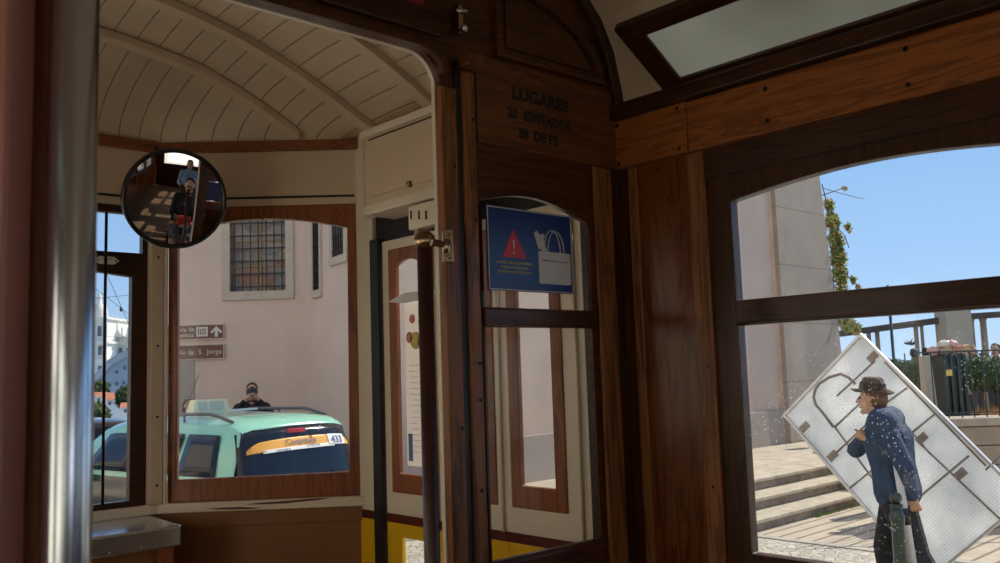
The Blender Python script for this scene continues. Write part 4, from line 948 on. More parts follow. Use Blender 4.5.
def carobj(loc, heading, col_hi, col_lo, label, name='taxi', belt_split=True, cat='taxi', sc=(1,1,1), glassm=None, rear_only=False):
    glassm = glassm or CGL
    loc = Vector(loc); h = Vector((*heading, 0)).normalized(); sd = Vector((h.y, -h.x, 0))
    def T(x, y, q): return loc + sd*x*sc[0] + h*y*sc[1] + Vector((0,0,q*sc[2]))
    t = thing(name, loc, label, cat)
    rings = []
    for s in ST:
        p = sect(s); full = [(x, q) for x, q in p] + [(-x, q) for x, q in p[-2::-1]]; e = max(0, 1-s[0]/.6)
        rings.append([T(x, s[0] + e*(.16*max(0, min(1, (q-.9)/.6))**1.3 + .15*(abs(x)/.8)**4), q) for x, q in full])
    mb = MB(); n = len(rings[0]); base = 0
    for r in rings: mb.v += r
    for i in range(len(rings)-1):
        for k in range(n-1):
            mb.f.append((i*n+k, i*n+k+1, (i+1)*n+k+1, (i+1)*n+k)); lowp = k < 2 or k >= n-3; mb.mi.append(1 if lowp else 0); mb.sm.append(True)
        mb.f.append((i*n+n-1, i*n, (i+1)*n, (i+1)*n+n-1)); mb.mi.append(1); mb.sm.append(False)
    for i in (0, len(rings)-1): mb.f.append(tuple(i*n+k for k in range(n))); mb.mi.append(1); mb.sm.append(False)
    o = mb.build('body', [col_hi, col_lo], t, smooth=None); bv = o.modifiers.new('bevel', 'BEVEL'); bv.width = .03; bv.segments = 3; bv.limit_method = 'ANGLE'; bv.angle_limit = radians(30)
    def surf(tt, f):
        """point on the cabin flank: tt along the car, f 0..1 from belt to roof edge"""
        for a, b_ in zip(ST, ST[1:]):
            if a[0] <= tt <= b_[0]:
                k = (tt-a[0])/(b_[0]-a[0]); s = [u+(w-u)*k for u, w in zip(a, b_)]; break
        return (s[2]-(s[2]-s[3])*f*.92 + .006, tt, s[5] + (s[6]-s[5])*f)
    # side glasses
    for sgn in (1, -1):
        for nm_, (ta, tb) in (('rear_quarter_glass', (.34,.98)), ('rear_door_glass', (1.06,1.80)), ('front_door_glass', (1.88,2.78))):
            mb = MB(); g_ = []
            for i in range(7):
                row = []
                for j in range(5):
                    f = .10+.74*j/4; u = ta+(tb-ta)*i/6
                    if nm_ == 'rear_quarter_glass': u += .12*(j/4)*(1-i/6)
                    if nm_ == 'front_door_glass': u -= .28*(j/4)*(i/6)
                    x, y, q = surf(u, f); row.append(T(sgn*(x+.008), y, q))
                g_.append(row)
            for i in range(6):
                for j in range(4): mb.add([g_[i][j], g_[i+1][j], g_[i+1][j+1], g_[i][j+1]], [(0,1,2,3)], 0, True)
            o = mb.build(nm_, glassm, t); so = o.modifiers.new('s', 'SOLIDIFY'); so.thickness = .01; so.offset = 0
    # rear glass: curved panel wrapping the tailgate
    def rg(u, f):      # u -1..1 across, f 0..1 up
        w = .775 - .085*f; x = u*w; y = -.045 + .16*f**1.3 + .15*abs(u)**4.0; q = .90 + .60*f - .06*abs(u)**3*f
        return x, y, q
    def panel(name, mat, u0, u1, f0, f1, off=0, nu=24, nf=8, trimf=None):
        mb = MB(); g_ = [[T(*(lambda p: (p[0], p[1]-off, p[2]))(rg(u0+(u1-u0)*i/nu, (f0 + (f1-f0)*j/nf) if not trimf else trimf(u0+(u1-u0)*i/nu, j/nf)))) for j in range(nf+1)] for i in range(nu+1)]
        for i in range(nu):
            for j in range(nf): mb.add([g_[i][j], g_[i+1][j], g_[i+1][j+1], g_[i][j+1]], [(0,1,2,3)], 0, True)
        o = mb.build(name, mat, t); so = o.modifiers.new('s', 'SOLIDIFY'); so.thickness = .012 if not off else .003; so.offset = 0; return o
    panel('rear_window', glassm, -1, 1, 0, 1)
    def wsh(u, f):
        return T(u*(.80-.19*f), 3.37-.60*f-.10*u*u, 1.055+.44*f)
    mb = MB(); g_ = [[wsh(-1+2*i/10, j/6) for j in range(7)] for i in range(11)]
    for i in range(10):
        for j in range(6): mb.add([g_[i][j], g_[i+1][j], g_[i+1][j+1], g_[i][j+1]], [(0,1,2,3)], 0, True)
    o = mb.build('windscreen', glassm, t); so = o.modifiers.new('s', 'SOLIDIFY'); so.thickness = .01
    for tt in (.75, 3.55):
        for sgn in (1, -1):
            c = T(sgn*.80, tt, .30); w = MB().lathe([(0,.0),(.17,.01),(.19,.03),(.29,.04),(.31,.0),(.31,-.12),(.29,-.16),(0,-.16)], c, sd*sgn, 28); wo = w.build('wheel', TY, t); MB().lathe([(0,.03),(.10,.028),(.165,.012),(.17,-.01)], c, sd*sgn, 24).build('hubcap', ALU, wo)
    bp = MB(); bp.obox(T(0,-.03,.42), sd*.78*sc[0], h*.09, (0,0,.13)); bp.build('rear_bumper', TRIMK, t, .04)
    for sgn in (1, -1):
        MB().obox(T(sgn*.76,.03,.80), sd*.07, h*.06, (0,0,.13)).build('tail_lamp', LAMP, t, .02)
        MB().obox(T(sgn*.98,2.75,1.0), sd*.09, h*.06, (0,0,.07)).build('wing_mirror', col_hi, t, .03)
    return t, T, rg, panel
tx, T, rg, panel = carobj((5.16, 8.72, 0), (-0.22, 1), MINT, CARK, 'mint green taxi with roof rails and an orange band on its dark rear window', sc=(1.14,1,1))
ORB = paint('orange_band', (.85,.42,.08), .4, var=.03)
def bandf(u, v_):
    top = .80 - .03*u*u; bot = .60
    e = max(0, (abs(u)-.72)/.18); top2 = top - .11*e*e
    return bot + (max(bot+.02, top2)-bot)*v_
ob_ = panel('orange_band', ORB, -.90, .90, 0, 1, .012, trimf=bandf)
panel('white_strip', WHC, -.70, .52, .575, .635, .016)
nf_ = panel('number_field', WHC, .42, .78, .60, .80, .018)
def on_glass(u, f, off):
    x, y, q = rg(u, f); return T(x, y-off, q)
def glass_text(name, body, size, uc, f, mat, sx=1.0, off=.022, bold=0, par=None):
    e0, e1 = on_glass(uc-.05, f, off), on_glass(uc+.05, f, off); U = (e1-e0).normalized(); V = (on_glass(uc, f+.05, off)-on_glass(uc, f, off)).normalized()
    return text(name, body, size, on_glass(uc, f, off), U, V, mat, par or tx, 'CENTER', bold=bold, sx=sx)
NB = paint('number_blue', (.04,.10,.30), .5)
glass_text('number_lettering', '433', .115, .60, .635, NB, 1.15, bold=.002, par=nf_)
glass_text('band_lettering', 'Cooptáxis', .095, -.08, .675, NB, 1.12, .024, par=ob_)
glass_text('small_lettering', 'autocoope.pt', .035, -.40, .59, NB, 1.0, .024)
glass_text('small_lettering', '21 793 27 56', .035, .12, .61, NB, 1.0, .024)
p = rg(-.02, .915); MB().obox(T(p[0]-.08, p[1]-.02, p[2]), (.115,0,0), (0,.015,0), (0,0,.024)).build('high_brake_light', LAMP, tx, .008)
MB().obox(T(.17, .02, 1.46), (.008,0,0), (0,.008,0), (0,0,.02)).build('washer_nozzle', WHC, tx)
for sgn in (1, -1):
    mb = MB(); rl = []
    for k in range(15):
        tt = .42+1.75*k/14; e = min(1, 4*min(k, 14-k)/14); rl.append(T(sgn*.60, tt, 1.57 + .085*min(1, e*1.3)))
    mb.tube(rl, .019, 10); mb.tube([T(sgn*.60, 1.25, 1.56), T(sgn*.60, 1.25, 1.65)], .015, 8); mb.build('roof_rail', ALU, tx)
MB().tube([T(-.02, 2.2, 1.62), T(.02, 1.95, 2.1)], .004, 6).build('aerial', TRIMK, tx)
# roof sign (cream light box)
t = tx
mb = MB(); cx, cy_ = -.05, 1.65
def rs(x, y, q): return T(cx+x, cy_+y, q)
vs = [rs(-.24,-.07,1.64), rs(.24,-.07,1.64), rs(.24,.07,1.64), rs(-.24,.07,1.64), rs(-.20,-.05,1.80), rs(.20,-.05,1.80), rs(.20,.05,1.80), rs(-.20,.05,1.80)]
mb.add(vs, [(0,3,2,1), (4,5,6,7), (0,1,5,4), (1,2,6,5), (2,3,7,6), (3,0,4,7)])
rsg = mb.build('roof_sign', paint('roof_sign_cream', (.88,.82,.58), .5, var=.03), tx, .008)
mb = MB(); 
for a, b_ in ((-.17,-.06), (-.03,.15)):
    mb.add([rs(a,-.072,1.67), rs(b_,-.072,1.67), rs(b_,-.057,1.775), rs(a,-.057,1.775)], [(0,1,2,3)])
mb.build('sign_window', paint('roof_sign_panes', (.55,.60,.50), .4), rsg)
MB().obox(T(.2,1.6,1.655), (.35,0,0), (0,.02,0), (0,0,.012)).build('roof_bar', WHC, tx, .003)
# dark car in front of the taxi
DG = paint('dark_grey_car_paint', (.035,.04,.05), .2, coat=.8)
carobj((4.75, 13.9, 0), (-.06, 1), DG, CARK, 'dark grey car parked ahead of the taxi, seen in the left front window', 'car', cat='car', sc=(1,1,.92))

SWK = [(6.15, 8.9), (7.6, 8.9), (9.2, 14.5), (6.15, 19)]
o = MB().plate(SWK, [], (0,0,0), (1,0,0), (0,1,0), (0,0,1), .15).build('side_pavement', paint('side_pavement_stone', (.45,.41,.36), .8)); tag(o, 'narrow raised pavement along the pink wall beside the taxi', 'pavement', kind='structure')
# people behind the taxi
J = dict(STAND, elL=(-.30,.14,1.24), wrL=(-.07,.26,1.53), elR=(.30,.14,1.24), wrR=(.07,.26,1.53), head=(0,.04,1.62))
BLK = cloth('black_jacket', (.012,.012,.018))
c = pD(252, 395, 12.9); fd = Vector((-c.x, -c.y))
t, J_, hp = person((c.x, c.y, .15), fd, 'man in a black jacket photographing over the taxi roof', J, 1.05, BLK, cloth('dark_jeans', (.03,.04,.07)), grip=(.9,.9), vox=.016)
k = thing('camera', hp(0,.16,.0), 'black camera held to the face of the man behind the taxi', 'camera')
h_ = Vector((fd.x, fd.y, 0)).normalized(); s_ = Vector((h_.y, -h_.x, 0))
MB().obox(hp(0,.155,.0), s_*.068, h_*.03, (0,0,.045)).obox(hp(0,.15,.055), s_*.03, h_*.025, (0,0,.014)).build('camera_body', TRIMK, k, .006)
MB().lathe([(0,0),(.036,0),(.038,.06),(.036,.085),(.030,.088),(.026,.07),(0,.07)], hp(0,.18,-.005), h_, 24).build('lens', paint('lens_black', (.02,.02,.025), .15, coat=1), k)
c = pD(189, 400, 13.6); fd = Vector((-c.x-2, -c.y))
person((c.x, c.y, .15), fd, 'woman with long dark hair in a purple scarf behind the taxi roof sign', dict(STAND), .93, cloth('purple_scarf_coat', (.10,.045,.08)), cloth('black_trousers', (.02,.02,.02)), longhair=True, vox=.018, look=.5)

# ================================================================== MAN CARRYING THE PANEL
Xm = 6.95
mp = pX(888, 400, Xm); mloc = Vector((Xm, mp.y, 0))
hd_ = (-.10, 1.0)
# local x: to his right (+X world, away from the eye); left side faces the tram
JM = dict(STAND, pelvis=(0,-.02,.93), chest=(0,.02,1.285), neck=(0,.05,1.465), head=(0,.115,1.585), shL=(-.17,.0,1.42), shR=(.17,.05,1.42),
    elL=(-.25,-.16,1.13), wrL=(-.20,-.18,.92), elR=(.12,.30,1.20), wrR=(-.09,.17,1.31),
    hiL=(-.09,-.03,.92), knL=(-.10,-.14,.50), anL=(-.10,-.36,.12), toeL=(-.11,-.20,.04), hiR=(.09,0,.92), knR=(.10,.12,.50), anR=(.10,.09,.09), toeR=(.11,.27,.03))
NAVY = cloth('navy_work_shirt', (.030,.055,.11)); DKT = cloth('dark_work_trousers', (.018,.016,.02))
HATM = cloth('brown_felt_hat', (.10,.065,.05))
man, JJ, hp = person(mloc, hd_, 'man in a dark hat and navy shirt walking beside a large ribbed panel', JM, 1.075, NAVY, DKT, HAIRG, SKIN, vox=.010, grip=(1.0,1.1), hat=HATM, look=.0, bulk=.035, sleeves=1.13)
# forward forearm folded across the chest on the near side as a sleeve fold
# ribbed translucent panel leaning beside him
k_ = 7.75/6.79
Q = [Vector(v)*k_*1.0 for v in ((6.848,3.918,-.403), (6.843,3.181,.182), (6.666,2.04,-.977), (6.672,2.777,-1.561))]
Q = [v*(7.70/ v.x) for v in Q]                         # bring every corner into the plane X = 7.70
Q = [v + Vector((0,0,EYE)) for v in Q]
# square it up inside that plane
uL = ((Q[3]-Q[0]) + (Q[2]-Q[1]))/2; wS = ((Q[1]-Q[0]) + (Q[2]-Q[3]))/2; ctr = (Q[0]+Q[1]+Q[2]+Q[3])/4
un = uL.normalized(); wn_ = (wS - un*wS.dot(un)).normalized(); Lu, Lw = uL.length, wS.length; O0 = ctr - un*Lu/2 - wn_*Lw/2
nP = Vector((1,0,0))
m, nt, b = nodes('ribbed_translucent_sheet'); nt.nodes.clear(); out = nt.nodes.new('ShaderNodeOutputMaterial')
tc = nt.nodes.new('ShaderNodeTexCoord'); dt = nt.nodes.new('ShaderNodeVectorMath'); dt.operation = 'DOT_PRODUCT'; dt.inputs[1].default_value = tuple(un); nt.links.new(tc.outputs['Object'], dt.inputs[0])
s1 = M('MULTIPLY_ADD', M('SINE', M('MULTIPLY', dt.outputs['Value'], 2*pi/.022)), .5, .5)
no = N_(nt, 'ShaderNodeTexNoise', Scale=3, Detail=6); nt.links.new(tc.outputs['Object'], no.inputs['Vector'])
c0 = ramp(nt, s1, [(0, (.82,.83,.84)), (1, (.95,.96,.97))]); c1 = ramp(nt, no.outputs[0], [(.3, (.72,.74,.76)), (.65, (1,1,1))])
mxn = nt.nodes.new('ShaderNodeMix'); mxn.data_type = 'RGBA'; mxn.blend_type = 'MULTIPLY'; mxn.inputs[0].default_value = 1; nt.links.new(c0.outputs[0], mxn.inputs[6]); nt.links.new(c1.outputs[0], mxn.inputs[7])
tl = nt.nodes.new('ShaderNodeBsdfTranslucent'); df = nt.nodes.new('ShaderNodeBsdfDiffuse'); gl = nt.nodes.new('ShaderNodeBsdfGlossy'); gl.inputs['Roughness'].default_value = .35
rf = nt.nodes.new('ShaderNodeBsdfRefraction'); rf.inputs['Roughness'].default_value = .75; rf.inputs['IOR'].default_value = 1.02
for s_n in (tl, df, rf): nt.links.new(mxn.outputs[2], s_n.inputs['Color'])
bp = N_(nt, 'ShaderNodeBump', Strength=.6, Distance=.004); nt.links.new(s1, bp.inputs['Height']); nt.links.new(bp.outputs[0], gl.inputs['Normal']); nt.links.new(bp.outputs[0], df.inputs['Normal'])
a1 = nt.nodes.new('ShaderNodeMixShader'); a1.inputs[0].default_value = .35; nt.links.new(tl.outputs[0], a1.inputs[1]); nt.links.new(df.outputs[0], a1.inputs[2])
a2 = nt.nodes.new('ShaderNodeMixShader'); a2.inputs[0].default_value = .12; nt.links.new(a1.outputs[0], a2.inputs[1]); nt.links.new(gl.outputs[0], a2.inputs[2])
a3 = nt.nodes.new('ShaderNodeMixShader'); a3.inputs[0].default_value = .12; nt.links.new(a2.outputs[0], a3.inputs[1]); nt.links.new(rf.outputs[0], a3.inputs[2])
nt.links.new(a3.outputs[0], out.inputs[0]); RIB = m
pn = thing('ribbed_panel', ctr, 'large pale ribbed panel with a metal bar frame, tilted behind the man in the hat', 'panel')
MB().plate([(0,0), (Lu,0), (Lu,Lw), (0,Lw)], [], O0 + nP*.03, un, wn_, nP, .006).build('ribbed_sheet', RIB, pn)
ALR = paint('panel_frame_metal', (.62,.60,.60), .35, metal=.6, var=.1); RUST = paint('dull_frame_bar', (.27,.22,.19), .5, metal=.3, var=.2)
def inP(x, y): p = pP(x, y, O0, nP); return p
def a2(u, v_): return O0 + un*u*Lu + wn_*v_*Lw
fr = MB()
for s, e in (((0,0),(1,0)), ((1,0),(1,1)), ((1,1),(0,1)), ((0,1),(0,0))):
    p, q = a2(*s), a2(*e); d = (q-p).normalized(); c = (p+q)/2; fr.obox(c + nP*.02, d*((q-p).length/2+.01), d.cross(nP)*.012, nP*.022)
fr.build('edge_frame', ALR, pn, .003)
lines = [((874,361),(836,396)), ((906,388),(880,407)), ((864,399),(834,427)), ((934,414),(912,432)), ((880,411),(832,456)), ((968,456),(914,501)), ((890,455),(848,489)), ((985,470),(1010,446)),
         ((833,426),(868,474)), ((868,474),(905,522)), ((884,362),(985,466)), ((916,441),(1004,524)), ((892,410),(930,455)), ((846,452),(895,410))]
for p, q in lines:
    mb = MB(); mb.tube([inP(*p)+nP*.018, inP(*q)+nP*.018], .0085, 8); mb.build('cross_bar', RUST, pn)
for x, y in ((872,357), (804,427), (921,438.5), (832,456), (960,474)):
    c = inP(x, y); MB().obox(c + nP*.012, un*.032, wn_*.05, nP*.006).build('bracket_plate', RUST, pn, .002)
hp_ = [inP(x, y)-nP*.01 for x, y in ((856,384),(849,377.5),(841,374),(829.6,377.3),(820,383.5),(816,389),(814,397),(816.5,405),(822.7,412),(834,427))]
MB().tube(hp_, .013, 10).build('bent_tube_handle', RUST, pn)
# pale tube added for a streak reflected in the window glass
a = pX(894, 447, 6.70); b2 = pX(914, 570, 6.70)
t = thing('reflected_streak', (b2.x, b2.y, b2.z), 'pale tube standing in for a window reflection streak beside the man in the hat', 'tube')
MB().tube([a, b2], .028, 20).build('tube', paint('reflection_pale_grey', (.60,.60,.60), .4), t)  # stand-in for the reflected streak, not a carried tube
q = a.lerp(b2, .57); d = (b2-a).normalized()
MB().tube([q - d*.06, q + d*.06], .033, 20).build('reflection_dark_gap', BLACK, t)
# bollard
GRN = paint('dark_green_iron', (.012,.028,.022), .3, coat=.5, var=.2)
c = pD(897.5, 520, 6.45); c = Vector((c.x, c.y, 0))
MB_ = MB(); topz = pD(897, 492, 6.45).z
hB_ = topz
t = thing('bollard', c, 'dark green iron street bollard with a round ball head in front of the man', 'bollard')
MB().lathe([(0,0),(.075,0),(.075,.06),(.060,.09),(.050,.30),(.046,hB_-.22),(.052,hB_-.20),(.052,hB_-.17),(.042,hB_-.15),(.038,hB_-.11),(0,hB_-.11)], c, (0,0,1), 28).build('shaft', GRN, t)
MB().lathe([(.034,0),(.044,.012),(.044,.03),(.030,.04)], c + Vector((0,0,hB_-.125)), (0,0,1), 28).build('collar', GRN, t)
MB().ball(c + Vector((0,0,hB_-.045)), .043, 24, 14).build('ball_head', GRN, t)

# ================================================================== TERRACE
SAND = wallmat('sandstone_blocks', (.40,.31,.23), scale=2.5)
d0 = pD(925, 420, 11.0); d0 = Vector((d0.x, d0.y, 0)); hT = Vector((cos(YAW), -sin(YAW), 0)); nT = nAw
zc = pD(975, 418, 11.0).z
tw = thing('terrace_wall', d0 + hT*2, 'sandstone block terrace wall with a smooth coping behind the ribbed panel', 'wall')
MB().plate([(0,0), (7,0), (7,zc-.1), (0,zc-.1)], [], d0 + nT*.04, hT, (0,0,1), nT, .4).build('core', paint('dark_mortar', (.20,.16,.12), .9), tw)
mb = MB(); rnd = random.Random(5); q = zc-.105
while q > .0:
    q0 = max(0, q-.235); u = -rnd.uniform(0,.4)
    while u < 7:
        w = rnd.uniform(.45,.75); mb.obox(d0 + hT*(max(0,u)+min(7,u+w)-.012)/2 + Vector((0,0,(q+q0)/2)) + nT*.05, hT*((min(7,u+w)-max(0,u)-.012)/2), nT*.055, (0,0,(q-q0)/2-.006)); u += w
    q = q0
mb.build('stone_blocks', SAND, tw, .006)
MB().plate([(-.04,zc-.10), (7,zc-.10), (7,zc), (-.04,zc)], [], d0 - nT*.04, hT, (0,0,1), nT, .5).build('coping', paint('coping_stone', (.44,.36,.28), .75, var=.15, scale=4), tw, .012)
tg = MB(); z1_ = zc-.04
o = MB().plate([(0,0),(5,-4.66),(8,-1.5),(4.6,.0)], [], d0 + nT*.2 + Vector((0,0,.0)), (1,0,0), (0,1,0), (0,0,1), z1_).build('terrace_floor', paint('terrace_gravel', (.42,.38,.32), .9, var=.15, scale=8)); tag(o, 'grey gravel terrace behind the railing', 'ground', kind='structure')
LAWN = paint('lawn_green', (.10,.17,.05), .9, var=.35, scale=9)
o = MB().box(14, 60, -30, 8.0, .02, .30).build('garden_ground', LAWN); tag(o, 'green garden ground beyond the terrace', 'lawn', kind='structure')
# railing
rl = thing('railing', d0 + hT*2 + Vector((0,0,zc)), 'thin dark iron railing standing on the terrace coping', 'railing')
zt_ = pD(999, 350, 11.0).z
MB().obox(d0 + hT*3.5 + nT*.15 + Vector((0,0,zt_)), hT*3.5, nT*.012, (0,0,.010)).build('top_rail', GRN, rl)
MB().obox(d0 + hT*3.5 + nT*.15 + Vector((0,0,zc+.06)), hT*3.5, nT*.012, (0,0,.008)).build('bottom_rail', GRN, rl)
for x in (907, 920, 933, 946.5, 960, 972, 984.5, 997, 1010, 1023, 1036, 1049):
    p = pP(x, 385, d0 + nT*.15, nT); MB().tube([(p.x, p.y, zc-.005), (p.x, p.y, zt_)], .0085, 8).build('baluster', GRN, rl)
def fr_(x0, y0, x1, y1, D): return pD(x0, y0, D), pD(x1, y1, D)
# litter bin with rubbish on it
a = pD(951, 354, 12.0); b2 = pD(953, 417, 12.0); cx_ = Vector((b2.x, b2.y, 0)); zb_ = z1_; ztp = a.z
t = thing('litter_bin', cx_ + Vector((0,0,zb_)), 'tall dark litter bin behind the railing, heaped with bags', 'bin')
mb = MB(); w0_, w1_ = .13, .16
vs = []
for q, w in ((zb_, w0_), (ztp, w1_)):
    for i, j in ((-1,-1),(1,-1),(1,1),(-1,1)): vs.append(cx_ + hT*i*w + nT*j*w + Vector((0,0,q)))
mb.add(vs, [(0,3,2,1), (4,5,6,7), (0,1,5,4), (1,2,6,5), (2,3,7,6), (3,0,4,7)]); mb.build('body', paint('bin_dark', (.03,.035,.038), .5, var=.3), t, .01)
for i in (-.13, -.045, .045, .13): MB().obox(cx_ + hT*i - nT*.165 + Vector((0,0,(zb_+ztp)/2)), hT*.02, nT*.012, (0,0,(ztp-zb_)/2-.02)).build('upright_slat', GRN, t)
MB().obox(cx_ - hT*.10 - nT*.18 + Vector((0,0,ztp-.25)), hT*.045, nT*.01, (0,0,.04)).build('yellow_label', paint('label_yellow', (.75,.55,.12), .5), t)
mb = MB(); mb.obox(cx_ + Vector((0,0,zb_+.02)), hT*.26, nT*.2, (0,0,.02)); mb.build('base', TRIMK, t)
rnd = random.Random(9)
cols = [('bag_pink', (.62,.38,.36)), ('cardboard', (.45,.30,.18)), ('bag_white', (.75,.70,.66)), ('cardboard_red', (.45,.20,.13)), ('cardboard', (.45,.30,.18)), ('bag_pink', (.62,.38,.36))]
lab = ['crumpled pink bag at the left end of the heap on the bin', 'brown cardboard box low in the middle of the heap on the bin', 'white plastic bag on top of the heap on the bin', 'reddish cardboard piece at the right of the heap on the bin', 'brown cardboard box at the far right edge of the bin heap', 'crumpled pink bag lying on top toward the right of the bin']
pos = [(-.20,.05), (-.06,.05), (-.05,.13), (.10,.05), (.21,.06), (.06,.13)]
for k, ((mn_, c_), l, (u, q)) in enumerate(zip(cols, lab, pos)):
    box_ = 'cardboard' in mn_; mb = MB(); c = cx_ + hT*u + Vector((0,0,ztp+q)) - nT*.02
    if box_: mb.obox(c, hT*.075+Vector((0,0,.02)), nT*.08, Vector((0,0,.045))-hT*.01); o = mb.build('cardboard_box', paint(mn_, c_, .8), None, .004)
    else:
        mb.ball(c, (.09,.08,.06), 16, 10)
        mb.v = [v + Vector((rnd.uniform(-1,1), rnd.uniform(-1,1), rnd.uniform(-1,1)))*.012 for v in mb.v]; o = mb.build('rubbish_bag', paint(mn_, c_, .5), None)
    tag(o, l, 'box' if box_ else 'bag', 'rubbish heaped on the litter bin')
# beige box cabinet behind
a, b2 = pD(929, 371, 12.8), pD(929, 397, 12.8)
o = MB().obox((a+b2)/2, hT*.09, nT*.1, (0,0,(a.z-b2.z)/2+.22)).build('utility_cabinet', paint('beige_cabinet', (.48,.43,.36), .6), None, .01); tag(o, 'small beige box standing left of the litter bin', 'box')
# foliage helper
def leaves(mb, c, r, n, size, rnd, shell=.5):
    c = Vector(c); r = Vector(r)
    for _ in range(n):
        d = Vector((rnd.gauss(0,1), rnd.gauss(0,1), rnd.gauss(0,1))).normalized(); k = rnd.uniform(shell, 1.0)
        p = c + Vector((d.x*r.x, d.y*r.y, d.z*r.z))*k; a = Vector((rnd.gauss(0,1), rnd.gauss(0,1), rnd.gauss(0,1))).normalized(); b_ = a.orthogonal().normalized(); s = size*rnd.uniform(.6,1.3)
        mb.add([p-a*s, p+b_*s*.45, p+a*s, p-b_*s*.45], [(0,1,2,3)], rnd.choice((0,0,1)))
LF = [paint('leaf_dark', (.045,.075,.03), .95, var=.3), paint('leaf_mid', (.10,.15,.05), .95, var=.3)]
LV = [paint('vine_leaf_green', (.30,.36,.09), .9, var=.3), paint('vine_leaf_olive', (.62,.44,.18), .9, var=.3)]
rnd = random.Random(21)
for (x, y, D, rx, rz, lb) in ((921, 374, 14.2, .30, .27, 'round dark clipped bush to the left of the litter bin'), (980, 372, 14.0, .42, .30, 'large round dark clipped bush to the right of the litter bin'), (893, 372, 15.5, .30, .25, 'dark bush just above the upper edge of the ribbed panel'), (1012, 380, 14.5, .35, .35, 'dark bush at the right picture edge behind the railing')):
    c = pD(x, y, D); t = thing('garden_bush', (c.x, c.y, z1_-.1), lb, 'bush', 'clipped bushes behind the terrace railing')
    mb = MB(); leaves(mb, c, (rx, rx, rz), 1500, .035, rnd); mb.build('foliage', LF, t)
    MB().ball(c, (rx*.82, rx*.82, rz*.82), 18, 12).build('inner_foliage', LF[0], t)
    MB().tube([(c.x, c.y, .25), (c.x, c.y, c.z)], .03, 8).build('stem', paint('bark', (.12,.08,.05), .9), t)
for (x, y) in ((978, 405), (990, 402), (1000, 404)):
    c = pD(x, y, 11.9); mb = MB(); cc = Vector((c.x, c.y, z1_))
    for _ in range(120):
        d = Vector((rnd.gauss(0,.5), rnd.gauss(0,.5), 1)).normalized(); L = rnd.uniform(.05,.17); s = d.orthogonal().normalized()*.006; b_ = cc + Vector((rnd.uniform(-.09,.09), rnd.uniform(-.09,.09), 0))
        mb.add([b_-s, b_+s, b_+d*L], [(0,1,2)], rnd.choice((0,1)))
    o = mb.build('bedding_plant', [paint('leaf_yellow', (.45,.40,.08), .6), paint('leaf_orange', (.60,.25,.06), .6)]); tag(o, 'low yellow and orange bedding plant at the foot of the railing', 'plant', 'bedding plants along the railing')
# pergola
DP = 21.0; CONC = paint('pergola_concrete', (.30,.26,.22), .85, var=.2, scale=3); CONL = paint('pergola_pillar_stone', (.40,.37,.31), .85, var=.12, scale=2); BEAM = paint('pergola_beam', (.075,.065,.062), .85, var=.3, scale=3)
pg = thing('pergola', pD(930, 380, DP), 'long stone pergola with a dark rough beam on pillars against the sky', 'pergola')
def beam(p, q, hh_, D0, D1, name='beam'):
    a, b2 = pD(*p, D0), pD(*q, D1); d = (b2-a); L = d.length; d.normalize(); MB().obox((a+b2)/2, d*L/2, nT*.18, Vector((0,0,hh_))).build(name, BEAM, pg, .02)
beam((838, 334), (946, 319.5), .075, DP, DP); beam((960, 317), (1040, 312), .07, DP, DP)
for x, w in ((869.5, .055), (878, .06), (917, .06), (923, .045), (973, .075), (985, .085), (1015, .08)):
    p = pP(x, 345, pD(930, 345, DP+.1), nT); zt2 = pP(x, 326 - (x-890)*.11, pD(930, 345, DP+.1), nT).z
    MB().lathe([(w*1.25,0),(w*1.25,.06),(w,.12),(w*.85,zt2-.14),(w*1.2,zt2-.05),(w*1.2,zt2)], (p.x, p.y, .0), (0,0,1), 14).build('column', CONC, pg)
p = pP(955, 345, pD(930, 345, DP-.3), nT); 
MB().obox((p.x, p.y, 1.65), hT*.30, nT*.28, (0,0,1.65)).build('square_pillar', CONL, pg, .02)
# lamp post and bird
p = pD(893, 350, 18); q = pD(889, 316, 18)
t = thing('lamp_post', (p.x, p.y, 0), 'thin dark lamp post rising in front of the pergola beam', 'lamp post')
MB().tube([(p.x, p.y, 0), (p.x, p.y, q.z+.2)], .03, 10).build('pole', GRN, t)
MB().lathe([(.03,0),(.12,.10),(.15,.36),(.05,.46),(0,.5)], (p.x, p.y, q.z+.15), (0,0,1), 6).build('lantern', GRN, t)
c = pD(909, 343, 16); mb = MB(); mb.capsule(c - hT*.07, c + hT*.06 + Vector((0,0,-.02)), .02, .03, 8)
mb.add([c, c + hT*.05, c + nT*.16 + Vector((0,0,.07)), c - nT*.16 + Vector((0,0,.09))], [(0,1,2), (0,1,3)]); mb.ball(c + hT*.09, .025, 8, 6)
o = mb.build('bird', paint('bird_dark', (.03,.03,.035), .7)); tag(o, 'small dark bird flying under the pergola beam', 'bird')
# people beyond the railing
for (x, D, fd, sh, lb, gd) in ((916, 19.0, (1,.6), cloth('blue_jacket', (.05,.10,.22)), 'person in a blue jacket standing left of the bin beyond the bushes', .38), (928.5, 18.2, (1,-.2), cloth('dark_coat', (.03,.035,.05)), 'person in a dark coat standing just left of the bin heap', .50),
                         (975, 18.5, (-.6,-1), cloth('white_tshirt', (.50,.52,.60)), 'person in a pale top between the slim pergola columns', .48), (998.5, 15.5, (-1,.1), cloth('black_coat', (.02,.02,.024)), 'person in black at the right picture edge behind the railing', .62)):
    c = pD(x, 380, D); pl = thing if False else None
    person((c.x, c.y, .50), fd, lb, dict(STAND), 1.0, sh, cloth('grey_trousers', (.06,.06,.07)), vox=.022)
o = MB().box(14.2, 40, -20, 7.6, .28, .50).build('garden_path', paint('garden_path_sand', (.45,.40,.32), .9)); tag(o, 'sandy walk under the pergola', 'path', kind='structure')
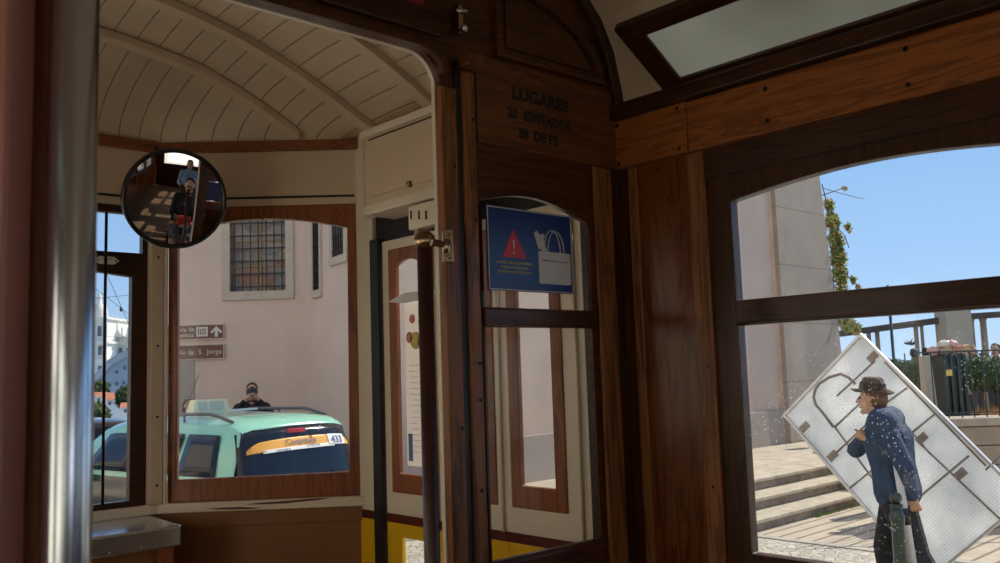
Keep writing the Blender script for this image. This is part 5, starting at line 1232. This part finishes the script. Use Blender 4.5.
# vine over the building corner
t = thing('climbing_vine', (CX1+.3, CY+.4, .4), 'green and ochre vine hanging over the corner of the pink building', 'vine')
mb = MB(); ld = pD(830, 250, 1).length
def dv(x, y): return pY(x, y, CY-.05)
rnd = random.Random(4)
for (x, y, r, n) in ((829, 205, .16, 90), (832, 222, .24, 220), (836, 240, .26, 240), (838, 258, .28, 260), (840, 275, .26, 220), (842, 292, .26, 170), (846, 305, .22, 140), (838, 312, .30, 220), (846, 322, .25, 160), (856, 328, .18, 90), (848, 228, .12, 40), (853, 280, .08, 30), (858, 288, .08, 30), (863, 295, .08, 26), (868, 300, .06, 16)):
    leaves(mb, dv(x, y), (r*1.05, r*.6, r*1.0), int(n*2.6), .065, rnd, .1)
mb.build('foliage', LV, t)
def tw(pts, r=.008): MB().tube([dv(*p) for p in pts], r, 6).build('twig', paint('twig', (.16,.10,.06), .8), t)
tw([(828,330),(834,290),(832,240),(826,200),(822,184)], .012); tw([(820,196),(832,192),(845,187),(848,189)], .012); tw([(822,188),(840,193),(855,197),(864,199)], .008); tw([(840,270),(853,280),(862,292),(869,300),(873,292)], .01); tw([(835,225),(845,236),(849,248)], .01)
leaves_ = MB(); leaves(leaves_, dv(845,188), (.12,.08,.06), 20, .05, rnd, .1); leaves_.build('foliage', LV, t)
# trunk to ground
MB().tube([dv(828,330), Vector((dv(828,330).x, CY+.35, .0))], .06, 8).build('stem', paint('bark', (.12,.08,.05), .9), t)

# ================================================================== FAR LEFT: church, roofs
WHS = paint('church_limestone', (.78,.74,.66), .8, var=.08, scale=.4); WHD = paint('church_shadow_openings', (.12,.13,.16), .8); ROOFG = paint('grey_gable_wall', (.30,.34,.40), .8, var=.1, scale=.3); ROOFL = paint('grey_roof', (.36,.38,.42), .8)
TER = paint('terracotta_roof', (.52,.19,.09), .8, var=.2, scale=1.2); HWH = paint('house_white', (.74,.72,.68), .8, var=.05)
DC = 130.0
def cb(mb, x0, y0, x1, y1, dep=6, D=DC):
    """box whose face spans the given view window at distance D, standing across the view"""
    a, b2 = pD(x0, y1, D), pD(x1, y0, D); a2_ = pD(x0, y0, D); w = (pD(x1, y1, D)-a).dot(hT)/2; hz = (a2_.z-a.z)/2
    c = (a+b2)/2; mb.obox(c + nT*dep/2, hT*w, nT*dep/2, (0,0,abs(hz))); return c
ch_ = thing('church', pD(105, 392, DC), 'white limestone church with a domed bell tower against blue sky', 'church')
mb = MB(); cb(mb, 60, 343, 140, 420, 20); cb(mb, 97, 336, 140, 343.5, 19)
mb.build('nave', WHS, ch_)
mb = MB(); cb(mb, 92, 318, 106.5, 420, 8, DC-4); mb.build('bell_tower', WHS, ch_)
mb = MB(); cb(mb, 91, 341, 107.5, 343.5, 8.6, DC-4.3); cb(mb, 91, 359, 107.5, 361, 8.6, DC-4.3); cb(mb, 91.5, 317, 107, 319, 8.4, DC-4.2); mb.build('cornice', WHS, ch_)
c = pD(99, 318, DC-1); MB().lathe([(1.15,0),(1.15,.5),(1.0,1.2),(.7,1.8),(.35,2.2),(.3,2.9),(.36,3.1),(.1,3.6),(0,4.3)], c, (0,0,1), 20).build('dome', WHS, ch_)
for (x, y) in ((92.5, 317), (106, 317)):
    c = pD(x, y, DC-3.5); MB().lathe([(.35,0),(.3,.4),(.12,1.4),(0,1.8)], c, (0,0,1), 8).build('pinnacle', WHS, ch_)
for (x0, y0, x1, y1) in ((97.5, 326, 101, 336), (98, 346, 101, 355), (97.8,366,100.6,376)):
    mb = MB(); cb(mb, x0, y0, x1, y1, .4, DC-4.4); mb.build('window_opening', WHD, ch_)
for x in (110, 116.5, 122, 128): mb = MB(); c = pD(x, 336.5, DC-.3); mb.lathe([(.35,0),(.35,.3),(.18,.5),(.22,1.0),(.0,1.5)], c, (0,0,1), 8); mb.build('balustrade_urn', WHS, ch_)
for x in (113, 120, 127): mb = MB(); cb(mb, x-1.2, 348, x+1.2, 358, .3, DC-.3); mb.build('window_opening', WHD, ch_)
mb = MB()
for x in range(108, 136, 2): cb(mb, x, 338, x+.7, 343, .5, DC-.4)
mb.build('balustrade', WHS, ch_)
c = pD(117, 320, DC); MB().lathe([(.5,0),(.45,.8),(.2,1.4),(.1,3),(0,3.2)], pD(117, 337, DC-.2), (0,0,1), 8).build('roof_cross', WHS, ch_)
hl = thing('grey_hall', pD(115, 400, 90), 'large blue-grey gabled building in front of the church', 'building')
P5 = [pD(*q, 90) for q in ((80, 405), (142, 405), (142, 350), (128, 353), (112, 362), (97, 378), (88, 392))]
mb = MB(); n = len(P5); mb.add(P5 + [p + nT*14 for p in P5], [tuple(range(n)), tuple(range(2*n-1, n-1, -1))] + [(i, (i+1) % n, (i+1) % n+n, i+n) for i in range(n)]); mb.build('wall', ROOFG, hl)
mb = MB(); 
for k in range(3, n-1): mb.tube([P5[k]-nT*.3, P5[k+1]-nT*.3], .35, 6)
mb.tube([P5[2]-nT*.3, P5[3]-nT*.3], .35, 6); mb.build('roof_edge', ROOFL, hl)
for (x, y) in ((109, 385), (116, 384), (123, 383), (130, 382), (116, 372), (124,368)):
    mb = MB(); cb(mb, x-1, y-1.5, x+1, y+1.5, .2, 89.8); mb.build('window_opening', WHD, hl)
def house(x0, x1, yr, ye, yb_, D, lb):
    t = thing('house', pD((x0+x1)/2, yb_, D), lb, 'house', 'white houses with red roofs below the church')
    mb = MB(); cb(mb, x0, ye, x1, yb_, 5, D); mb.build('wall', HWH, t)
    a, b2 = pD(x0-.6, ye+.3, D-.2), pD(x1+.6, ye+.3, D-.2); r0, r1 = pD(x0+1, yr, D+2.5), pD(x1-1, yr, D+2.5); c0, c1 = a + nT*5.4, b2 + nT*5.4
    mb = MB(); mb.add([a, b2, r1, r0, c0, c1], [(0,1,2,3), (3,2,5,4), (0,3,4), (1,5,2), (0,4,5,1)]); mb.build('roof', TER, t)
    for k in range(2): xx = x0 + (x1-x0)*(.3+.4*k); mb = MB(); cb(mb, xx-.8, ye+2.5, xx+.8, ye+5.5, .15, D-.1); mb.build('window', WHD, t)
house(84, 104, 392, 396, 420, 66, 'white house with the red roof partly hidden by the wiper rod')
house(104, 121, 393, 399.5, 425, 58, 'white gabled house with a red roof in the middle of the left window')
house(120, 136, 402, 407, 430, 52, 'white house with the lowest red roof at the right of the left window')
for (x, y, D, r, lb) in ((100, 391, 70, .8, 'green tree in front of the grey hall'), (127, 397, 55, .7, 'green tree between the red roofs'), (96, 417, 40, .6, 'green tree above the dark parked car')):
    c = pD(x, y, D); t = thing('tree', (c.x, c.y, c.z-3), lb, 'tree', 'trees between the houses'); mb = MB(); leaves(mb, c, (r, r, r*1.1), 900, .2, rnd); mb.build('foliage', LF, t); MB().ball(c, r*.8, 14, 10).build('inner_foliage', LF[0], t); MB().tube([c - Vector((0,0,4)), c], .2, 8).build('trunk', MATS['bark'], t)
# overhead wires
WI = paint('wire', (.03,.03,.04), .6)
for i, ((a, da), (b2, db), lb) in enumerate(((((60, 262), 30), ((150, 330), 30), 'upper overhead wire sloping down to the right in the left window'), (((40, 304), 34), ((200, 288), 34), 'overhead wire rising slightly to the right in the left window'), (((90, 236), 26), ((150, 372), 26), 'steep overhead wire crossing the left window'), (((60,332), 50), ((200,345), 50), 'lowest overhead wire above the church roof'))):
    o = MB().tube([pD(*a, da), pD(*b2, db)], .008, 6).build('overhead_wire', WI); tag(o, lb, 'wire')
c = pD(121, 309, 26.0); o = MB().capsule(c-Vector((0,0,.04)), c+Vector((0,0,.04)), .04, .03).build('wire_insulator', WI); tag(o, 'small dark insulator where the overhead wires cross', 'insulator')

# ================================================================== PASSENGERS (behind the camera, seen in the mirror)
BEN = W_MID
def bench(x, y, lb):
    t = thing('bench_seat', (x, y, FL), lb, 'seat', 'wooden saloon benches')
    MB().box(x-.42, x+.42, y-.22, y+.22, FL+.40, FL+.43).build('seat', BEN, t, .005)
    MB().box(x-.42, x+.42, y-.26, y-.22, FL+.43, FL+.86).build('backrest', BEN, t, .005)
    for a in (-.38, .38):
        for b_ in (-.18, .18): MB().box(x+a-.02, x+a+.02, y+b_-.02, y+b_+.02, FL, FL+.40).build('leg', W_DARK, t)
    return t
bench(1.05, .0, 'wooden bench seat on the right just behind the camera'); bench(1.05, -1.0, 'wooden bench seat on the right in the second row'); bench(1.05, -1.95, 'wooden bench seat on the right in the third row')
SJ = dict(SIT)
def lift(J, dz): return {k: (v[0], v[1], v[2]+dz) for k, v in J.items()}
person((.92, .02, FL-.0), (-.05, 1), 'seated passenger in a black top with bare knees and a red bag', lift(SJ, 0), .97, cloth('black_top', (.015,.015,.02)), cloth('grey_shorts', (.10,.11,.13)), HAIRD, SKINP, vox=.014, longhair=True, shorts=True)
person((1.18, -1.06, FL), (-.1, 1), 'seated passenger in a white and blue striped shirt', lift(SJ, 0), 1.0, cloth('striped_shirt', (.70,.70,.74), ((.12,.18,.35), 12)), cloth('denim', (.12,.22,.42)), HAIRG, SKINP, vox=.014)
person((.75, -1.98, FL), (0, 1), 'seated passenger in a light blue jacket in the third row', lift(SJ, 0), 1.0, cloth('light_blue_jacket', (.22,.36,.55)), cloth('denim', (.12,.22,.42)), HAIRD, SKIN, vox=.016)
t = thing('handbag', (.90, .24, FL+.60), 'small red handbag on the lap of the passenger in black', 'bag')
MB().box(.80, 1.0, .22, .32, FL+.60, FL+.74).build('body', paint('red_bag_leather', (.55,.04,.03), .4), t, .02)
MB().tube([(.83,.27,FL+.73), (.85,.27,FL+.82), (.95,.27,FL+.82), (.97,.27,FL+.73)], .006, 8).build('strap', BLACK, t)

# unseen house fronts added across the street to bounce warm sunlight back
FAC = wallmat('bounce_cream_render', (.84,.74,.58), scale=.3)
for i, (y0, y1, h_, lb) in enumerate(((-26, -4, 13, 'unseen cream house front added to bounce sunlight across the street, behind the camera'), (-3.8, 10, 11, 'unseen cream house front added to bounce sunlight across the street, level with the tram'), (10.2, 26, 9.5, 'unseen cream house front added to bounce sunlight across the street, ahead of the tram'))):
    t = thing('building', (-9.5, (y0+y1)/2, 0), lb, 'building'); hs_ = []
    for k in range(int((y1-y0)//3)):
        for q in (1.2, 4.6, 8.0):
            if q+1.9 < h_: a = y0+1.0+3*k; hs_.append([(a, q), (a+1.1, q), (a+1.1, q+1.8), (a, q+1.8)])
    MB().plate([(y0, 0), (y1, 0), (y1, h_), (y0, h_)], hs_, (-9, 0, 0), (0,1,0), (0,0,1), (-1,0,0), .4).build('wall', FAC, t)
    for q in hs_: MB().plate(q, [], (-9.2, 0, 0), (0,1,0), (0,0,1), (-1,0,0), .03).build('window', CGL, t)

# ================================================================== LIGHT, SKY, CAMERA
az, el = radians(97), radians(40)
sd_ = Vector((sin(az)*cos(el), cos(az)*cos(el), sin(el)))
L = bpy.data.lights.new('sun', 'SUN'); L.energy = 5.0; L.angle = radians(.6); L.color = (1.0, .93, .80)
o = bpy.data.objects.new('sun', L); COL.objects.link(o); o.rotation_euler = sd_.to_track_quat('Z', 'Y').to_euler(); o.location = sd_*30
w = bpy.data.worlds.new('sky'); bpy.context.scene.world = w; w.use_nodes = True; nt = w.node_tree
bg = nt.nodes['Background']; tc = nt.nodes.new('ShaderNodeTexCoord'); sx = nt.nodes.new('ShaderNodeSeparateXYZ'); nt.links.new(tc.outputs['Generated'], sx.inputs[0])
rp = ramp(nt, sx.outputs[2], [(0.0, (.52,.70,.92)), (.10, (.36,.58,.90)), (.35, (.20,.40,.78)), (.6, (.36,.45,.60)), (1.0, (.40,.46,.58))])
nt.links.new(rp.outputs[0], bg.inputs[0]); bg.inputs[1].default_value = 1.15
def area(nm, loc, rot, sx_, sy_, e, col=(1,1,1)):
    L = bpy.data.lights.new(nm, 'AREA'); L.shape = 'RECTANGLE'; L.size = sx_; L.size_y = sy_; L.energy = e; L.color = col
    o = bpy.data.objects.new(nm, L); COL.objects.link(o); o.location = loc; o.rotation_euler = rot; return o
# unseen fill lamps added by the left windows, rear window and left door
area('left_window_fill', (-.70, -.9, 2.0), (0, radians(-90), 0), .8, 3.8, 5.5, (1,.90,.76))
area('rear_window_fill', (.5, -4.1, 2.05), (radians(90), 0, 0), 1.6, .8, 4.5, (1,.90,.76))
area('left_door_fill', (-.68, 1.88, 1.9), (0, radians(-90), 0), .9, .8, 9.5, (1,.90,.76))
cam = bpy.data.cameras.new('camera'); cam.sensor_width = 36; cam.lens = 36*FPX/1000; cam.clip_start = .02; cam.clip_end = 1000
cam.dof.use_dof = True; cam.dof.focus_distance = 4.0; cam.dof.aperture_fstop = 11
co = bpy.data.objects.new('camera', cam); COL.objects.link(co); co.location = CAMP
co.rotation_euler = Matrix((RT, UP, -FW)).transposed().to_euler()
bpy.context.scene.camera = co
sc_ = bpy.context.scene; sc_.view_settings.view_transform = 'Standard'; sc_.view_settings.look = 'None'; sc_.view_settings.exposure = 0
sc_.cycles.use_denoising = True; sc_.cycles.max_bounces = 10; sc_.cycles.transparent_max_bounces = 24; sc_.cycles.glossy_bounces = 5
